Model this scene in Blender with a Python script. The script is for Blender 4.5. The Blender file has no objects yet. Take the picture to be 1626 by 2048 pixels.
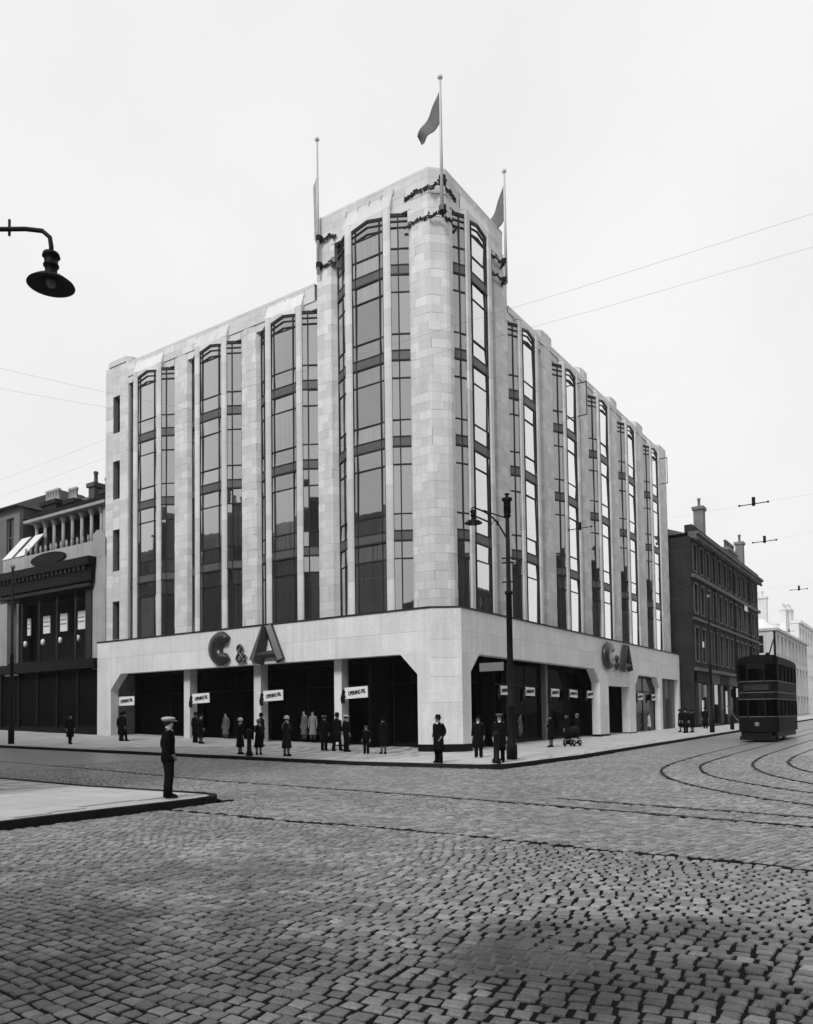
import bpy, bmesh, math, random
import numpy as np
from mathutils import Vector, Matrix, noise
random.seed(7)
SC = bpy.context.scene
COL = SC.collection

# ------------------------------------------------------------------ camera, sky, sun, exposure
F_PX, PX, PY, W_PX, H_PX = 1561.0, 813.0, 1366.0, 1626.0, 2048.0
pitch, roll, yaw = math.atan(70 / F_PX), math.radians(-0.77), math.radians(34.05)
CAM = Vector((17.82, -30.08, 1.72))
fw = Vector((-math.sin(yaw) * math.cos(pitch), math.cos(yaw) * math.cos(pitch), math.sin(pitch)))
r0 = Vector((math.cos(yaw), math.sin(yaw), 0)); u0 = r0.cross(fw)
RT = math.cos(roll) * r0 + math.sin(roll) * u0
UP = -math.sin(roll) * r0 + math.cos(roll) * u0
cam_d = bpy.data.cameras.new('camera'); cam = bpy.data.objects.new('camera', cam_d); COL.objects.link(cam)
cam.matrix_world = Matrix(((RT.x, UP.x, -fw.x, CAM.x), (RT.y, UP.y, -fw.y, CAM.y), (RT.z, UP.z, -fw.z, CAM.z), (0, 0, 0, 1)))
cam_d.sensor_fit = 'HORIZONTAL'; cam_d.sensor_width = 36; cam_d.lens = 36 * F_PX / W_PX
cam_d.shift_y = (PY - H_PX / 2) / W_PX; cam_d.clip_end = 3000; cam_d.clip_start = 0.05
SC.camera = cam

SUN_EL, SUN_AZ = math.radians(42), math.atan2(0.12, -0.99)      # azimuth from +Y towards +X
w = bpy.data.worlds.new('World'); SC.world = w; w.use_nodes = True
nt = w.node_tree; nt.nodes.clear()
def N(t, typ, **kw):
    n = t.nodes.new(typ)
    for k, v in kw.items(): setattr(n, k, v)
    return n
sky = N(nt, 'ShaderNodeTexSky', sky_type='NISHITA', sun_disc=False, sun_elevation=SUN_EL, sun_rotation=SUN_AZ, air_density=1.0, dust_density=3.0)
bw = N(nt, 'ShaderNodeRGBToBW'); nt.links.new(sky.outputs[0], bw.inputs[0])
tc = N(nt, 'ShaderNodeTexCoord'); cl = N(nt, 'ShaderNodeTexNoise'); cl.inputs['Scale'].default_value = 2.2; cl.inputs['Detail'].default_value = 5
nt.links.new(tc.outputs['Generated'], cl.inputs['Vector'])
mr = N(nt, 'ShaderNodeMapRange'); mr.inputs['From Min'].default_value = .3; mr.inputs['From Max'].default_value = .7
mr.inputs['To Min'].default_value = 6.9; mr.inputs['To Max'].default_value = 7.9
nt.links.new(cl.outputs['Fac'], mr.inputs['Value'])
mx = N(nt, 'ShaderNodeMix', data_type='FLOAT'); mx.inputs['Factor'].default_value = .84     # mostly the white cloud layer
nt.links.new(bw.outputs[0], mx.inputs['A']); nt.links.new(mr.outputs[0], mx.inputs['B'])
bg = N(nt, 'ShaderNodeBackground'); bg.inputs['Strength'].default_value = .1
nt.links.new(mx.outputs['Result'], bg.inputs['Color'])
wo = N(nt, 'ShaderNodeOutputWorld'); nt.links.new(bg.outputs[0], wo.inputs['Surface'])
sd = bpy.data.lights.new('sun', 'SUN'); sd.energy = 1.5; sd.angle = math.radians(14); sd.color = (1, 1, 1)
so = bpy.data.objects.new('sun', sd); COL.objects.link(so)
sdir = Vector((math.sin(SUN_AZ) * math.cos(SUN_EL), math.cos(SUN_AZ) * math.cos(SUN_EL), math.sin(SUN_EL)))
so.rotation_euler = sdir.to_track_quat('Z', 'Y').to_euler(); so.location = (0, -40, 60)
SC.view_settings.view_transform = 'Standard'; SC.view_settings.look = 'None'
SC.view_settings.exposure = .44; SC.view_settings.gamma = 1; SC.view_settings.use_curve_mapping = False
SC.cycles.max_bounces = 6; SC.cycles.volume_bounces = 0

# ------------------------------------------------------------------ materials
MATS = {}
def mat(name, v, rough=.8, var=.12, scale=1.5, fine=.08, fscale=25, rnd=0.0, bump=.0, bscale=20, metal=0, spec=None, stain_falloff=None, streak=0):
    if name in MATS: return MATS[name]
    if spec is None: spec = .08 if v < .07 else .4
    m = bpy.data.materials.new(name); m.use_nodes = True; t = m.node_tree
    b = t.nodes['Principled BSDF']; b.inputs['Roughness'].default_value = rough; b.inputs['Metallic'].default_value = metal
    b.inputs['Specular IOR Level'].default_value = spec
    L = t.links.new
    def M(op, a, c, cl=False):
        n = N(t, 'ShaderNodeMath', operation=op, use_clamp=cl)
        for i, x in enumerate((a, c)):
            if x is None: continue
            if isinstance(x, (int, float)): n.inputs[i].default_value = x
            else: L(x, n.inputs[i])
        return n.outputs[0]
    geo = N(t, 'ShaderNodeNewGeometry'); pos = geo.outputs['Position']
    def noi(sc, det=4, vec=None):
        n = N(t, 'ShaderNodeTexNoise'); n.inputs['Scale'].default_value = sc; n.inputs['Detail'].default_value = det
        L(vec or pos, n.inputs['Vector']); return n.outputs['Fac']
    fac = M('MULTIPLY_ADD', noi(scale, 5), 2 * var * 1.6); fac.node.inputs[2].default_value = 1 - var * 1.6
    f2 = M('MULTIPLY_ADD', noi(fscale, 3), 2 * fine * 1.6); f2.node.inputs[2].default_value = 1 - fine * 1.6
    fac = M('MULTIPLY', fac, f2)
    if rnd:
        oi = N(t, 'ShaderNodeObjectInfo')
        r = M('FRACT', M('ADD', geo.outputs['Random Per Island'], oi.outputs['Random']), None)
        r = M('MULTIPLY_ADD', M('POWER', r, 1.6), 2 * rnd); r.node.inputs[2].default_value = 1 - rnd
        fac = M('MULTIPLY', fac, r)
    if streak:
        mp = N(t, 'ShaderNodeMapping'); mp.inputs['Scale'].default_value = (3.2, 3.2, .16); L(pos, mp.inputs['Vector'])
        s = noi(1.0, 4, mp.outputs[0])
        s2 = M('MULTIPLY_ADD', s, 2 * streak * 1.6); s2.node.inputs[2].default_value = 1 - streak * 1.6
        fac = M('MULTIPLY', fac, s2)
    if stain_falloff:          # list of (x, y, radius, darkness): oil stains, plus near-road falloff painted into the colour
        for (sx, sy, sr, sdk) in stain_falloff:
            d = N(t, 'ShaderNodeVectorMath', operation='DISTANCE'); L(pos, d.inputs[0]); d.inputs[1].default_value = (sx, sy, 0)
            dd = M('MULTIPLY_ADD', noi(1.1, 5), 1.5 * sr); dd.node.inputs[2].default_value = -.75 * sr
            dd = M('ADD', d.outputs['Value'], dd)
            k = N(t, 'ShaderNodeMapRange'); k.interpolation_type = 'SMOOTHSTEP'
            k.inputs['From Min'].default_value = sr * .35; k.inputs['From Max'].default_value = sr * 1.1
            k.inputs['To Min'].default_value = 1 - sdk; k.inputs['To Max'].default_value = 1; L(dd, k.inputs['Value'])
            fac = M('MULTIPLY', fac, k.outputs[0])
    val = M('MULTIPLY', fac, v, True)
    cc = N(t, 'ShaderNodeCombineColor')
    for i in range(3): L(val, cc.inputs[i])
    L(cc.outputs[0], b.inputs['Base Color'])
    if bump:
        bn = N(t, 'ShaderNodeBump'); bn.inputs['Strength'].default_value = bump; bn.inputs['Distance'].default_value = .02
        L(noi(bscale, 5), bn.inputs['Height']); L(bn.outputs[0], b.inputs['Normal'])
    MATS[name] = m; return m

STONE = mat('portland_stone', .60, .85, .09, .5, .07, 14, rnd=.12, bump=.35, bscale=9, streak=.09)
STONE_CORE = mat('stone_joint', .22, .9, .05)
FAIENCE = mat('faience', .69, .6, .12, .7, .09, 7, rnd=.06, bump=.25, bscale=7, streak=.11)
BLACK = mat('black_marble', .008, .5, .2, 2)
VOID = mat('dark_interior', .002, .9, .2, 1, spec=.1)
BRONZE = mat('dark_bronze', .03, .5, .2, 3)
SPANDREL = mat('metal_spandrel', .085, .45, .15, 2.5, .1, 30)
IRON = mat('black_ironwork', .010, .5, .2, 6)
POLE = mat('painted_pole', .5, .5, .1, 3)
FLAG = mat('flag_cloth', .13, .9, .2, 4)
FLAGPALE = mat('flag_cloth_pale', .35, .9, .2, 4)
SOOT = mat('sooty_sandstone', .034, .9, .35, .8, .2, 9, rnd=.2, bump=.4, bscale=6, streak=.2)
SOOTL = mat('sooty_trim', .075, .85, .3, 1.2, .2, 12, streak=.2)
PALE = mat('pale_sandstone', .46, .9, .15, .6, .1, 6, rnd=.1, streak=.12)
PALE2 = mat('hazy_sandstone', .68, .9, .1, .6, .08, 6, streak=.1)  # distance haze up the street, put into the colour as paler stone
WHITE = mat('white_paint', .78, .6, .04, 3)
SLATE = mat('roof_slate', .06, .6, .2, 2, rnd=.2)
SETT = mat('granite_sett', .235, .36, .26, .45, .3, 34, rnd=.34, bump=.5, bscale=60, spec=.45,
           stain_falloff=[(15.9, -24.6, 1.5, .62), (16.6, -23.6, 1.0, .5), (16.6, -25.6, 1.8, .5), (11.0, -27.0, 3.0, .5), (14.6, -27.6, 3.4, .42), (12.9, -25.6, 2.0, .25), (11.2, -23.6, 1.3, .35), (9.6, -24.2, 1.1, .3)])  # oil spots; the wide near patches paint a brightness falloff into the stones
BED = mat('sett_bedding', .007, .95, .3, 3, .3, 40, bump=.6, bscale=60)
DUST = mat('packed_dust', .085, .9, .25, 2, .25, 30, bump=.6, bscale=50)
SLAB = mat('paving_slab', .46, .8, .08, .5, .08, 12, rnd=.07, bump=.3, bscale=14)
SLABB = mat('slab_bedding', .43, .9, .1)
KERB = mat('kerb_granite', .02, .8, .25, 4, .2, 30)
STEEL = mat('rail_steel', .05, .4, .1, 5, metal=.3)
GROOVE = mat('rail_groove', .012, .9, .1)
GROUND = mat('earth_ground', .12, .95, .2, .1)
SKIN = mat('skin', .27, .6, .05, 8)
COAT = mat('dark_wool', .007, .95, .3, 6, spec=.03)
COAT2 = mat('charcoal_wool', .016, .95, .3, 6, spec=.03)
GREYC = mat('grey_cloth', .10, .95, .2, 6)
LIGHTC = mat('light_cloth', .5, .9, .1, 6)
HAIR = mat('dark_hair', .02, .7)
STOCK = mat('stockings', .12, .7)
TRAMD = mat('tram_dark_paint', .006, .6, .3, 1)
TRAMM = mat('tram_mid_paint', .008, .6, .2, 1)
CREAM = mat('tram_cream_line', .09, .5)
SIGNGREY = mat('enamel_grey', .18, .5)
WIRE = mat('overhead_wire', .2, .6)

def glass_mat(name, base, lo, hi, rough=.02):
    m = bpy.data.materials.new(name); m.use_nodes = True; t = m.node_tree; b = t.nodes['Principled BSDF']
    L = t.links.new
    geo = N(t, 'ShaderNodeNewGeometry'); mp = N(t, 'ShaderNodeMapping'); mp.inputs['Scale'].default_value = (7, 7, .12); L(geo.outputs['Position'], mp.inputs['Vector'])
    n = N(t, 'ShaderNodeTexNoise'); n.inputs['Scale'].default_value = 1.0; L(mp.outputs[0], n.inputs['Vector'])
    oi = N(t, 'ShaderNodeObjectInfo'); ad = N(t, 'ShaderNodeMath', operation='ADD'); L(geo.outputs['Random Per Island'], ad.inputs[0]); L(oi.outputs['Random'], ad.inputs[1])
    fr = N(t, 'ShaderNodeMath', operation='FRACT'); L(ad.outputs[0], fr.inputs[0])
    mm = N(t, 'ShaderNodeMath', operation='MULTIPLY'); L(fr.outputs[0], mm.inputs[0]); L(n.outputs['Fac'], mm.inputs[1])
    k = N(t, 'ShaderNodeMapRange'); k.inputs['From Min'].default_value = .0; k.inputs['From Max'].default_value = .6
    k.inputs['To Min'].default_value = base * .35; k.inputs['To Max'].default_value = base * 1.8; L(mm.outputs[0], k.inputs['Value'])
    cc = N(t, 'ShaderNodeCombineColor')
    for i in range(3): L(k.outputs[0], cc.inputs[i])
    L(cc.outputs[0], b.inputs['Base Color']); b.inputs['Roughness'].default_value = .6; b.inputs['Specular IOR Level'].default_value = 0
    g = N(t, 'ShaderNodeBsdfGlossy'); g.inputs['Roughness'].default_value = rough; g.inputs['Color'].default_value = (.95, .95, .95, 1)
    bn = N(t, 'ShaderNodeBump'); bn.inputs['Strength'].default_value = .16; bn.inputs['Distance'].default_value = .01
    n2 = N(t, 'ShaderNodeTexNoise'); n2.inputs['Scale'].default_value = 1.3; L(geo.outputs['Position'], n2.inputs['Vector']); L(n2.outputs['Fac'], bn.inputs['Height'])
    L(bn.outputs[0], g.inputs['Normal'])
    lw = N(t, 'ShaderNodeLayerWeight'); lw.inputs['Blend'].default_value = .5
    f = N(t, 'ShaderNodeMapRange'); f.inputs['From Min'].default_value = .30; f.inputs['From Max'].default_value = .68
    f.inputs['To Min'].default_value = lo; f.inputs['To Max'].default_value = hi; L(lw.outputs['Facing'], f.inputs['Value'])
    ms = N(t, 'ShaderNodeMixShader'); L(f.outputs[0], ms.inputs[0]); L(b.outputs[0], ms.inputs[1]); L(g.outputs[0], ms.inputs[2])
    L(ms.outputs[0], t.nodes['Material Output'].inputs['Surface']); return m
GLASS = glass_mat('plate_glass', .09, .27, .95)
GLASSS = glass_mat('side_light_glass', .05, .31, .8)
SHOPGLASS = glass_mat('shop_glass', .002, .004, .012)
DARKGLASS = glass_mat('dark_window_glass', .008, .02, .12, .08)

# ------------------------------------------------------------------ helpers
class MB:
    def __init__(s): s.v = []; s.f = []
    def hexa(s, p):                      # 8 points: bottom ring 0-3, top ring 4-7
        n = len(s.v); s.v += [tuple(q) for q in p]
        s.f += [tuple(n + i for i in f) for f in ((0, 3, 2, 1), (4, 5, 6, 7), (0, 1, 5, 4), (1, 2, 6, 5), (2, 3, 7, 6), (3, 0, 4, 7))]
        return s
    def box(s, x0, x1, y0, y1, z0, z1, T=None):
        p = [(x0, y0, z0), (x1, y0, z0), (x1, y1, z0), (x0, y1, z0), (x0, y0, z1), (x1, y0, z1), (x1, y1, z1), (x0, y1, z1)]
        return s.hexa([T(*q) for q in p] if T else p)
    def prism(s, poly, z0, z1, T=None):  # plan polygon extruded
        n = len(s.v); k = len(poly)
        for z in (z0, z1): s.v += [tuple(T(x, y, z)) if T else (x, y, z) for x, y in poly]
        s.f += [tuple(range(n + k - 1, n - 1, -1)), tuple(range(n + k, n + 2 * k))]
        s.f += [(n + i, n + (i + 1) % k, n + k + (i + 1) % k, n + k + i) for i in range(k)]
        return s
    def extr(s, pts, d0, d1, T):         # polygon in (s,z), extruded over depth d
        n = len(s.v); k = len(pts)
        for d in (d0, d1): s.v += [tuple(T(a, d, z)) for a, z in pts]
        s.f += [tuple(range(n + k - 1, n - 1, -1)), tuple(range(n + k, n + 2 * k))]
        s.f += [(n + i, n + (i + 1) % k, n + k + (i + 1) % k, n + k + i) for i in range(k)]
        return s
    def tube(s, P, R, n=8, sx=1, sy=1, caps=True):
        P = [Vector(p) for p in P]
        if not hasattr(R, '__len__'): R = [R] * len(P)
        base = len(s.v); prev = None
        for i, p in enumerate(P):
            t = (P[min(i + 1, len(P) - 1)] - P[max(i - 1, 0)]).normalized()
            if prev is None: a = Vector((1, 0, 0)) if abs(t.x) < .9 else Vector((0, 1, 0))
            else: a = prev
            a = (a - t * a.dot(t)).normalized(); b = t.cross(a); prev = a
            for k in range(n):
                q = 2 * math.pi * k / n
                s.v.append(tuple(p + R[i] * (a * math.cos(q) * sx + b * math.sin(q) * sy)))
        for i in range(len(P) - 1):
            for k in range(n):
                s.f.append((base + i * n + k, base + i * n + (k + 1) % n, base + (i + 1) * n + (k + 1) % n, base + (i + 1) * n + k))
        if caps:
            s.f.append(tuple(range(base + n - 1, base - 1, -1))); s.f.append(tuple(range(base + (len(P) - 1) * n, base + len(P) * n)))
        return s
    def lathe(s, c, prof, n=12, sx=1, sy=1):      # prof: (r, z)
        base = len(s.v)
        for r, z in prof:
            for k in range(n):
                q = 2 * math.pi * k / n
                s.v.append((c[0] + max(r, .0005) * math.cos(q) * sx, c[1] + max(r, .0005) * math.sin(q) * sy, c[2] + z))
        for i in range(len(prof) - 1):
            for k in range(n):
                s.f.append((base + i * n + k, base + i * n + (k + 1) % n, base + (i + 1) * n + (k + 1) % n, base + (i + 1) * n + k))
        s.f.append(tuple(range(base + n - 1, base - 1, -1))); s.f.append(tuple(range(base + (len(prof) - 1) * n, base + len(prof) * n)))
        return s
    def blob(s, c, r, n=6):
        return s.lathe(c, [(r * math.sin(math.pi * i / 4), -r * math.cos(math.pi * i / 4)) for i in range(5)], n)
    def mesh(s, name, m, smooth=False):
        me = bpy.data.meshes.new(name); me.from_pydata(s.v, [], s.f)
        bm = bmesh.new(); bm.from_mesh(me); bmesh.ops.recalc_face_normals(bm, faces=bm.faces); bm.to_mesh(me); bm.free()
        if m: me.materials.append(m)
        if smooth: me.shade_smooth()
        return me
    def build(s, name, m, parent=None, smooth=False, kind=None):
        return link(name, s.mesh(name, m, smooth), parent, kind)

def link(name, me, parent=None, kind=None):
    o = bpy.data.objects.new(name, me); COL.objects.link(o)
    if parent:
        o.parent = parent
        o.matrix_parent_inverse = parent.matrix_basis.inverted()
    if kind: o['kind'] = kind
    return o
def tag(o, label, cat, group=None):
    o['label'] = label; o['category'] = cat
    if group: o['group'] = group
    return o
def thing(name, label, cat, loc=(0, 0, 0), group=None):
    o = bpy.data.objects.new(name, None); COL.objects.link(o); o.location = loc; o.empty_display_size = .2
    return tag(o, label, cat, group)
def copy_thing(src, loc, rz=0, label=None, group=None):
    r = src.copy(); COL.objects.link(r); r.location = loc; r.rotation_euler = (0, 0, rz)
    if label: r['label'] = label
    if group: r['group'] = group
    for c in list(src.children):
        d = c.copy(); COL.objects.link(d); d.parent = r
        for g in list(c.children):
            e = g.copy(); COL.objects.link(e); e.parent = d
    return r
UNIT = {}
def unit_box(m):
    if m.name not in UNIT:
        UNIT[m.name] = MB().box(-.5, .5, -.5, .5, -.5, .5).mesh('unit_' + m.name, m)
    return UNIT[m.name]

def gz(x, y):
    return max(0, -x) * (.016 + .014 * min(1, max(0, (y + 7) / 7))) + .012 * max(0, y)
LT = lambda s, d, z: (-s, -d, z)         # south front of the store: s runs left from the corner, d outward
RTF = lambda s, d, z: (d, s, z)          # east front: s runs away from the corner

# ------------------------------------------------------------------ ground, roads, pavements
def sheet(name, xs, ys, zf, m, keep=None, label=None, parent=None):
    vs = [(x, y, zf(x, y)) for y in ys for x in xs]; nx = len(xs); fs = []
    for j in range(len(ys) - 1):
        for i in range(nx - 1):
            if keep is None or keep((xs[i] + xs[i + 1]) / 2, (ys[j] + ys[j + 1]) / 2):
                fs.append((j * nx + i, j * nx + i + 1, (j + 1) * nx + i + 1, (j + 1) * nx + i))
    me = bpy.data.meshes.new(name); me.from_pydata(vs, [], fs); me.materials.append(m)
    return link(name, me, parent, 'structure' if parent is None else None)
def axis(*br):
    out = []
    for a, b, st in br:
        n = max(1, round((b - a) / st)); out += [a + (b - a) * i / n for i in range(n)]
    return out + [br[-1][1]]
KX, KY, NKX, NKY = 5.95, -7.1, 5.25, -18.15
xs = axis((-300, -60, 30), (-60, -30, 5), (-30, 0, 2), (0, NKX, 1.75), (NKX, KX, .7), (KX, 30, 2), (30, 60, 10), (60, 300, 40))
ys = axis((-300, -60, 40), (-60, -32, 4), (-32, NKY, 2), (NKY, KY, 2.2), (KY, 0, 1.8), (0, 10, 2), (10, 60, 5), (60, 300, 20))
sheet('ground', xs, ys, lambda x, y: gz(x, y) - .35, GROUND)

# far road: one sheet with a sett pattern in fine relief; the near part is bedding under real setts
def sett_road():
    m = mat('sett_surface', .34, .4, .12, .5, .15, 30)
    t = m.node_tree; L = t.links.new; b = t.nodes['Principled BSDF']
    geo = N(t, 'ShaderNodeNewGeometry')
    br = N(t, 'ShaderNodeTexBrick'); br.inputs['Scale'].default_value = 1; br.inputs['Brick Width'].default_value = .17; br.inputs['Row Height'].default_value = .14
    br.inputs['Mortar Size'].default_value = .012; br.inputs['Color1'].default_value = (1, 1, 1, 1); br.inputs['Color2'].default_value = (.72, .72, .72, 1); br.inputs['Mortar'].default_value = (.3, .3, .3, 1)
    L(geo.outputs['Position'], br.inputs['Vector'])
    mu = N(t, 'ShaderNodeMix', data_type='RGBA', blend_type='MULTIPLY'); mu.inputs['Factor'].default_value = 1
    src = b.inputs['Base Color'].links[0].from_socket
    L(src, mu.inputs['A']); L(br.outputs['Color'], mu.inputs['B']); L(mu.outputs['Result'], b.inputs['Base Color'])
    return m
SETTFAR = sett_road()
def near_zone(x, y): return -9 < x < 26 and -31.5 < y < -7.1 or (KX < x < 20 and -7.2 < y < 4)
def in_pave(x, y): return (x < KX and y > KY) or (x < NKX and y < NKY)
xs2 = axis((-300, -60, 30), (-60, -30, 5), (-30, -9, 2.1), (-9, 0, 1.8), (0, NKX, 1.75), (NKX, KX, .7), (KX, 20, 2), (20, 26, 2), (26, 34, 4))
ys2 = axis((-200, -60, 20), (-60, -31.5, 4), (-31.5, NKY, 2), (NKY, KY, 2.2), (KY, 0, 1.8), (0, 4, 2), (4, 60, 4), (60, 300, 20))
isroad = lambda x, y: not in_pave(x, y) and (NKY < y < KY or NKX < x < 30)
road = sheet('road', xs2, ys2, lambda x, y: gz(x, y) - .002, SETTFAR, lambda x, y: isroad(x, y) and not near_zone(x, y))
sheet('sett_bedding', xs2, ys2, lambda x, y: gz(x, y) - .017, BED, lambda x, y: isroad(x, y) and near_zone(x, y), parent=road)

def visible(x, y, z, marg=5.0):
    d = Vector((x, y, z)) - CAM; D = d.dot(fw)
    if D < 1.5: return False, D
    u = d.dot(RT) / D; return abs(u) * D < .521 * D + marg, D
def seam_y(x):          # line where the courses change direction across the junction
    return -20.05 - .09 * max(0, x - 12) + .05 * math.sin(x * 1.3)
RAILS = [
 [(9.85, 60), (9.85, 24), (9.8, 14.6), (9.76, 3.3), (9.95, -.6), (10.25, -3.4), (10.85, -6.2), (12.03, -9.14), (13.39, -11.2), (14.6, -12.7), (16.6, -14.4), (20, -16.2), (28, -18.5)],
 [(10.95, 60), (10.95, 24), (10.9, 9.6), (10.88, 1.9), (11.05, -1.7), (11.5, -4.1), (12.42, -7.03), (13.68, -9.07), (15.65, -11.5), (17.8, -13.2), (21, -14.9), (28, -17.2)],
 [(12.2, 60), (12.2, 24), (12.15, 7.7), (12.15, 2.3), (12.65, -2.05), (13.75, -6.0), (15.3, -9.0), (17.4, -11.2), (20.5, -13.2), (28, -15.8)],
 [(13.3, 60), (13.3, 24), (13.28, 6.0), (13.25, 2.6), (13.6, -.9), (14.5, -4.2), (15.9, -6.9), (18, -9.2), (21, -11.5), (28, -14.2)],
 [(-60, -12.0), (-9.5, -13.35), (-1.25, -14.3), (7.84, -15.37), (13.32, -16.3), (17, -17.0), (28, -19.5)],
 [(11.2, -14.75), (13.32, -15.15), (17, -15.85), (28, -18.3)]]
def smooth_poly(P, k=4):
    P = [np.array(p, float) for p in P]
    for _ in range(k // 2):
        Q = [P[0]]
        for a, b in zip(P[:-1], P[1:]): Q += [a * .75 + b * .25, a * .25 + b * .75]
        P = Q + [P[-1]]
    return P
RS = [smooth_poly(r, 6) for r in RAILS]
segA = np.array([np.r_[a, b] for r in RS for a, b in zip(r[:-1], r[1:])])
def rail_dist(x, y):
    a = segA[:, :2]; d = segA[:, 2:] - a; p = np.array((x, y)) - a
    t = np.clip((p * d).sum(1) / np.maximum((d * d).sum(1), 1e-9), 0, 1)
    q = p - d * t[:, None]; return math.sqrt((q * q).sum(1).min())

def make_setts():
    rng = random.Random(3); out = []
    def add(x, y, ang, lx, ly):
        if in_pave(x - .08, y + .06) or in_pave(x + .08, y - .06) or in_pave(x, y): return
        ok, D = visible(x, y, 0)
        if not ok or D > 38: return
        if rail_dist(x, y) < .065: return
        out.append((D, x, y, ang, lx, ly))
    # near zone: courses run across the street, bending gently towards the right
    rowh, wl = .122, .142
    y = -31.4; j = 0
    while y < 6:
        x = -14 + rng.random() * wl
        while x < 26:
            bend = .50 * math.sin((x - 9) * .22) + .18 * math.sin(x * .9 + y * .3)
            yy = y + bend; slope = .11 * math.cos((x - 9) * .22) + .162 * math.cos(x * .9 + y * .3)
            l = wl * rng.uniform(.84, 1.16)
            xx = x + l / 2 + .10 * math.sin(yy * .8)
            if yy < seam_y(xx) - .08: add(xx, yy, math.atan(slope), l - .025, rowh - .025)
            x += l
        y += rowh; j += 1
    # junction: courses run along the cross street
    x = -14
    while x < 26:
        y = -20.9 + rng.random() * .2
        while y < 6:
            l = .16 * rng.uniform(.86, 1.14)
            bend = .35 * math.sin((y + 14) * .3) + .05 * math.sin(y * 1.7 + x)
            xx = x + bend + .32 * (y + 16) * (1 if y < -16 else .4); yy = y + l / 2
            sl = .105 * math.cos((y + 14) * .3) + (.32 if y < -16 else .13)
            if yy > seam_y(xx) + .08 and near_zone(xx, yy): add(xx, yy, -math.atan(sl), rowh - .024, l - .024)
            y += l
        x += rowh
    out.sort()
    return out, rng
SL, rng = make_setts()
top_v = np.array([(-.5, -.5), (.5, -.5), (.5, .5), (-.5, .5)])
def sett_geo(x, y, a, lx, ly, rng):
    ca, sa = math.cos(a), math.sin(a); z0 = gz(x, y); dz = rng.uniform(-.006, .004)
    tx, ty = rng.uniform(-.035, .035), rng.uniform(-.035, .035); V = []
    jit = [(rng.uniform(-.011, .011), rng.uniform(-.011, .011)) for _ in range(4)]
    for lvl, (ins, h) in enumerate(((-.002, -.045), (.002, -.008), (.013, 0))):
        for i, (u, v) in enumerate(top_v):
            px = u * (lx - 2 * ins) + jit[i][0]; py = v * (ly - 2 * ins) + jit[i][1]
            V.append((x + px * ca - py * sa, y + px * sa + py * ca, z0 + h + (dz + px * tx + py * ty if lvl else 0)))
    return V
SF = [(8, 9, 10, 11)] + [(4 * l + i, 4 * l + (i + 1) % 4, 4 * l + 4 + (i + 1) % 4, 4 * l + 4 + i) for l in (0, 1) for i in range(4)]
for (D, x, y, a, lx, ly) in SL[:300]:
    V = sett_geo(x, y, a, lx, ly, rng); c = Vector((x, y, gz(x, y)))
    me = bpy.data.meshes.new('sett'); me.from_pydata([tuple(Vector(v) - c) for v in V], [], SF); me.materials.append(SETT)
    o = link('sett', me, road); o.location = c
VV = []; FF = []
for (D, x, y, a, lx, ly) in SL[300:]:
    n = len(VV); VV += sett_geo(x, y, a, lx, ly, rng); FF += [tuple(n + i for i in f) for f in SF]
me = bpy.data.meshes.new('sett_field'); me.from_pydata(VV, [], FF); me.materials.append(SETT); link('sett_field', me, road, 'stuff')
print('setts', len(SL))
# worn patches where packed dust fills the joints: a sheet that only rises out of the bedding here and there
def dust_z(x, y):
    n = noise.noise(Vector((x * .55, y * .55, 3.1))) + .5 * noise.noise(Vector((x * 1.7, y * 1.7, 1.0))) + .25 * noise.noise(Vector((x * 6, y * 6, 5.0)))
    k = max(0, 1 - math.hypot((x - 15.1) / 1.6, (y + 25.0) / 1.9)) * 1.1 + max(0, 1 - math.hypot((x - 12.5) / 1.2, (y + 26.6) / 1.0)) * .7
    return gz(x, y) - .046 + .037 * min(1, max(0, .08 + n * .62 + k * .62))
sheet('packed_dust', axis((-2, 20, .09)), axis((-29, -20, .09)), dust_z, DUST, parent=road)

# rails: steel strip with a groove, laid just proud of the stones
for r in RS:
    st, gr = MB(), MB()
    for (mb, w_, h) in ((st, .036, .006), (gr, .02, .009)):
        L_, R_ = [], []
        for i, p in enumerate(r):
            t = r[min(i + 1, len(r) - 1)] - r[max(i - 1, 0)]; t = t / np.linalg.norm(t); nrm = np.array((-t[1], t[0]))
            a, b = p + nrm * w_, p - nrm * w_; z = gz(*p) + h
            mb.v += [(a[0], a[1], z), (b[0], b[1], z)]
        mb.f += [(2 * i, 2 * i + 1, 2 * i + 3, 2 * i + 2) for i in range(len(r) - 1)]
    ro = st.build('tram_rail', STEEL, None, kind='structure'); gr.build('rail_groove', GROOVE, ro)

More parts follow.
